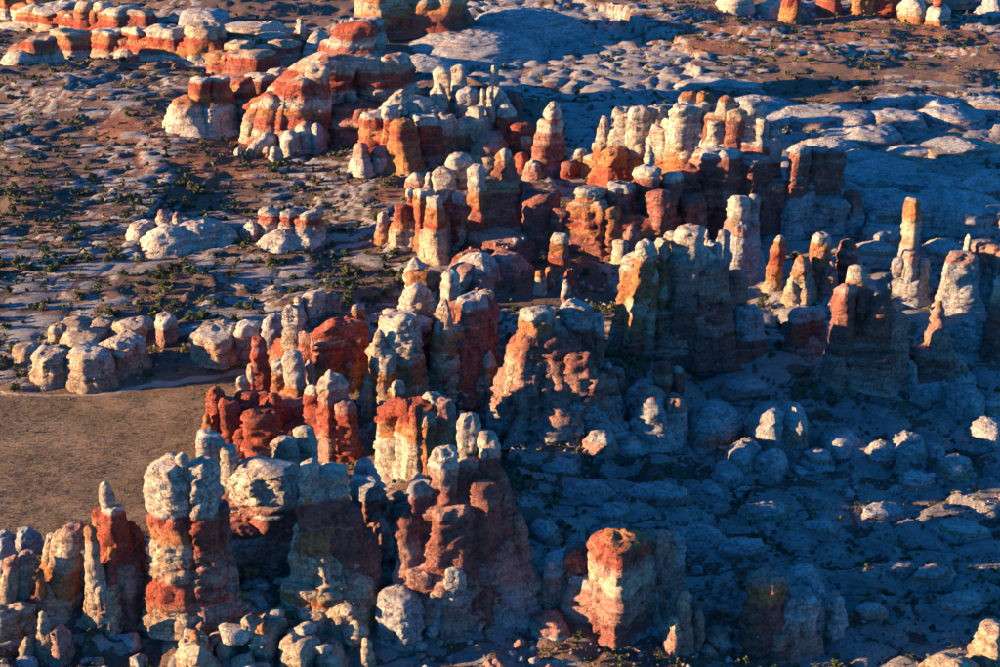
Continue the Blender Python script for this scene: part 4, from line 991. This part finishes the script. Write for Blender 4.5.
def trunk_mesh(seed):
    r = random.Random(seed)
    V, Fc = [], []
    def limb(p, q, r0, r1):
        n0 = len(V)
        for (c, rad) in ((p, r0), ((p + q) / 2 + Vector((r.uniform(-.05, .05), r.uniform(-.05, .05), 0)), (r0 + r1) / 2), (q, r1)):
            for a in range(6): V.append((c[0] + rad * math.cos(a * 1.047), c[1] + rad * math.sin(a * 1.047), c[2]))
        for k in (0, 6):
            for a in range(6): Fc.append((n0 + k + a, n0 + k + (a + 1) % 6, n0 + k + 6 + (a + 1) % 6, n0 + k + 6 + a))
    limb(Vector((0, 0, -.15)), Vector((.05, .02, .4)), .085, .06)
    for _ in range(4):
        a = r.uniform(0, 6.28); limb(Vector((.04, .02, .3)), Vector((.4 * math.cos(a), .4 * math.sin(a), r.uniform(.6, .9))), .05, .02)
    return mesh_np("trunk", np.array(V), np.array(Fc), bark)
tr_meshes = [trunk_mesh(k) for k in range(3)]

# where scrub grows: soil between the slabs, thicker in belts
cand = []
U = rng.uniform(-30, 1030, 40000); Vv = rng.uniform(-8, 690, 40000)
dirs = np.stack([(U - 500) / F, cp + (333.5 - Vv) / F * sp, -sp + (333.5 - Vv) / F * cp], -1)
kk = -CAM_H / dirs[:, 2]
PX, PY = dirs[:, 0] * kk, dirs[:, 1] * kk
hh, ss, gg, _ = ground(PX, PY, True)
belt = fbm(PX / 45, PY / 45, PX * 0, 301, 3)
left = np.where((U < 480) & (Vv < 390) | (Vv < 110), 2.4, np.where((U > 500) & (Vv > 380), 2.6, .8))
prob = np.where(gg > .5, .004, np.where(ss > .45, .06, .42)) * left * (.3 + 2.0 * sstep(.8, .97, 1 - np.abs(belt)) * sstep(-.3, .2, fbm(PX / 90, PY / 90, PX * 0, 311, 2)))
prob *= np.where(Vv < 120, .55, 1.0) * 1.0
pick = rng.random(len(U)) < prob * 1.1
for k in np.nonzero(pick)[0]:
    x, y = PX[k], PY[k]
    if covered(x, y, .8): continue
    s = (.8 + 2.3 * rnd.random() ** 2.2) * (.88 if Vv[k] < 390 else .5)
    dep = y * cp + CAM_H * sp
    cand.append((s * F / dep, x, y, float(hh[k]), s))
cand.sort(reverse=True)
for q, (px_, x, y, z, s) in enumerate(cand[:290]):
    t = link("juniper_tree", None, None, (x, y, z)); t.rotation_euler[2] = rnd.uniform(0, 6.28)
    ci = rnd.randrange(9)
    sc = (s * rnd.uniform(.9, 1.2), s * rnd.uniform(.9, 1.2), s * rnd.uniform(.8, 1.25))
    for nm, me in (("crown", cr_meshes[ci]), ("trunk", tr_meshes[ci % 3])):
        c = link(nm, me, t); c.scale = sc
    rel, nm = near_name(x, y)
    kn = ("olive green juniper", "yellow green scrub bush", "dark pinyon bush")[ci % 3]
    kn = ("big " if s > 2.4 else "medium " if s > 1.5 else "little ") + kn
    tag(t, f"{kn} {rel} the {nm}", "juniper" if ci % 3 == 0 else "bush", f"{kn} {rel} the {nm}")
rest = cand[290:]
small = [crown_shape(400 + k, 4, 44, .34) for k in range(8)]
for nm, mat, part in (("desert_scrub", leaf_mats[1], rest[0::2]), ("dark_scrub", leaf_mats[2], rest[1::2])):
    me = scatter_mesh(nm, small, [(c[1], c[2], c[3]) for c in part], [c[4] for c in part], mat)
    o = link(nm, me); o["kind"] = "stuff"; o["label"] = "small desert bushes scattered over the soil between the slabs"; o["category"] = "scrub"
    TRI += len(me.polygons)
# low brush and grass tufts, a few pixels at most
tuft = [crown_shape(700 + k, 2, 11, .5) for k in range(8)]
N = 90000
U = rng.uniform(-30, 1030, N); Vv = rng.uniform(-8, 690, N)
U[60000:] = rng.uniform(-30, 300, 30000); Vv[60000:] = rng.uniform(365, 535, 30000); Vv[72000:] = 9e3
dirs = np.stack([(U - 500) / F, cp + (333.5 - Vv) / F * sp, -sp + (333.5 - Vv) / F * cp], -1)
kk = -CAM_H / dirs[:, 2]
PX, PY = dirs[:, 0] * kk, dirs[:, 1] * kk
hh, ss, gg, _ = ground(PX, PY, True)
ok = (rng.random(N) < np.where(gg > .5, .95, np.where(ss > .45, .10, .5)) * np.where((np.arange(N) > 60000) & (gg <= .5), 0, np.where(gg > .5, .4 + .6 * (fbm(PX / 14, PY / 14, PX * 0, 501, 3) > -.05), 1)))
idx = [k for k in np.nonzero(ok)[0] if not covered(PX[k], PY[k], .2)]
gidx = [k for k in idx if gg[k] > .5]; sidx = [k for k in idx if gg[k] <= .5]
grass_m = plain_mat("dry_grass", (.27, .185, .10), (.17, .12, .062), .5)
brush_m = plain_mat("low_brush", (.095, .070, .045), (.060, .055, .032), .5)
for nm, ids, mat, lo, hi, lab in (("dry_grass", gidx, grass_m, .15, .34, "dry tufted grass covering the brown meadow"), ("low_brush", sidx, brush_m, .25, .6, "low dark brush speckling the desert soil")):
    me = scatter_mesh(nm, tuft, [(PX[k], PY[k], hh[k]) for k in ids], [rnd.uniform(lo, hi) for k in ids], mat)
    o = link(nm, me); o["kind"] = "stuff"; o["label"] = lab; o["category"] = "grass" if nm == "dry_grass" else "brush"
    TRI += len(me.polygons)
# things that would still share a description are told apart by their place in the photo
same = {}
for o in C.objects:
    if o.parent is None and o.get("label") and not o.get("kind"): same.setdefault(o["label"], []).append(o)
NTH = ["leftmost", "second from left", "third from left", "fourth from left", "fifth from left", "sixth from left", "seventh from left", "eighth from left", "ninth from left", "tenth from left", "eleventh from left", "twelfth from left", "thirteenth from left", "fourteenth from left", "fifteenth from left"]
for lab, obs in same.items():
    n = len(obs)
    if n < 2 or n > 16: continue
    obs.sort(key=lambda o: float(project(o.location.x, o.location.y, o.location.z)[0]))
    for k, o in enumerate(obs):
        w = "rightmost" if k == n - 1 else "middle" if n == 3 and k == 1 else NTH[k]
        if len((w + " " + lab).split()) <= 16: o["label"] = w + " " + lab
print("triangles about", TRI, "boulders", n_b, "bushes", len(cand), "tufts", len(gidx), len(sidx))
print("time", time.time() - _t0)
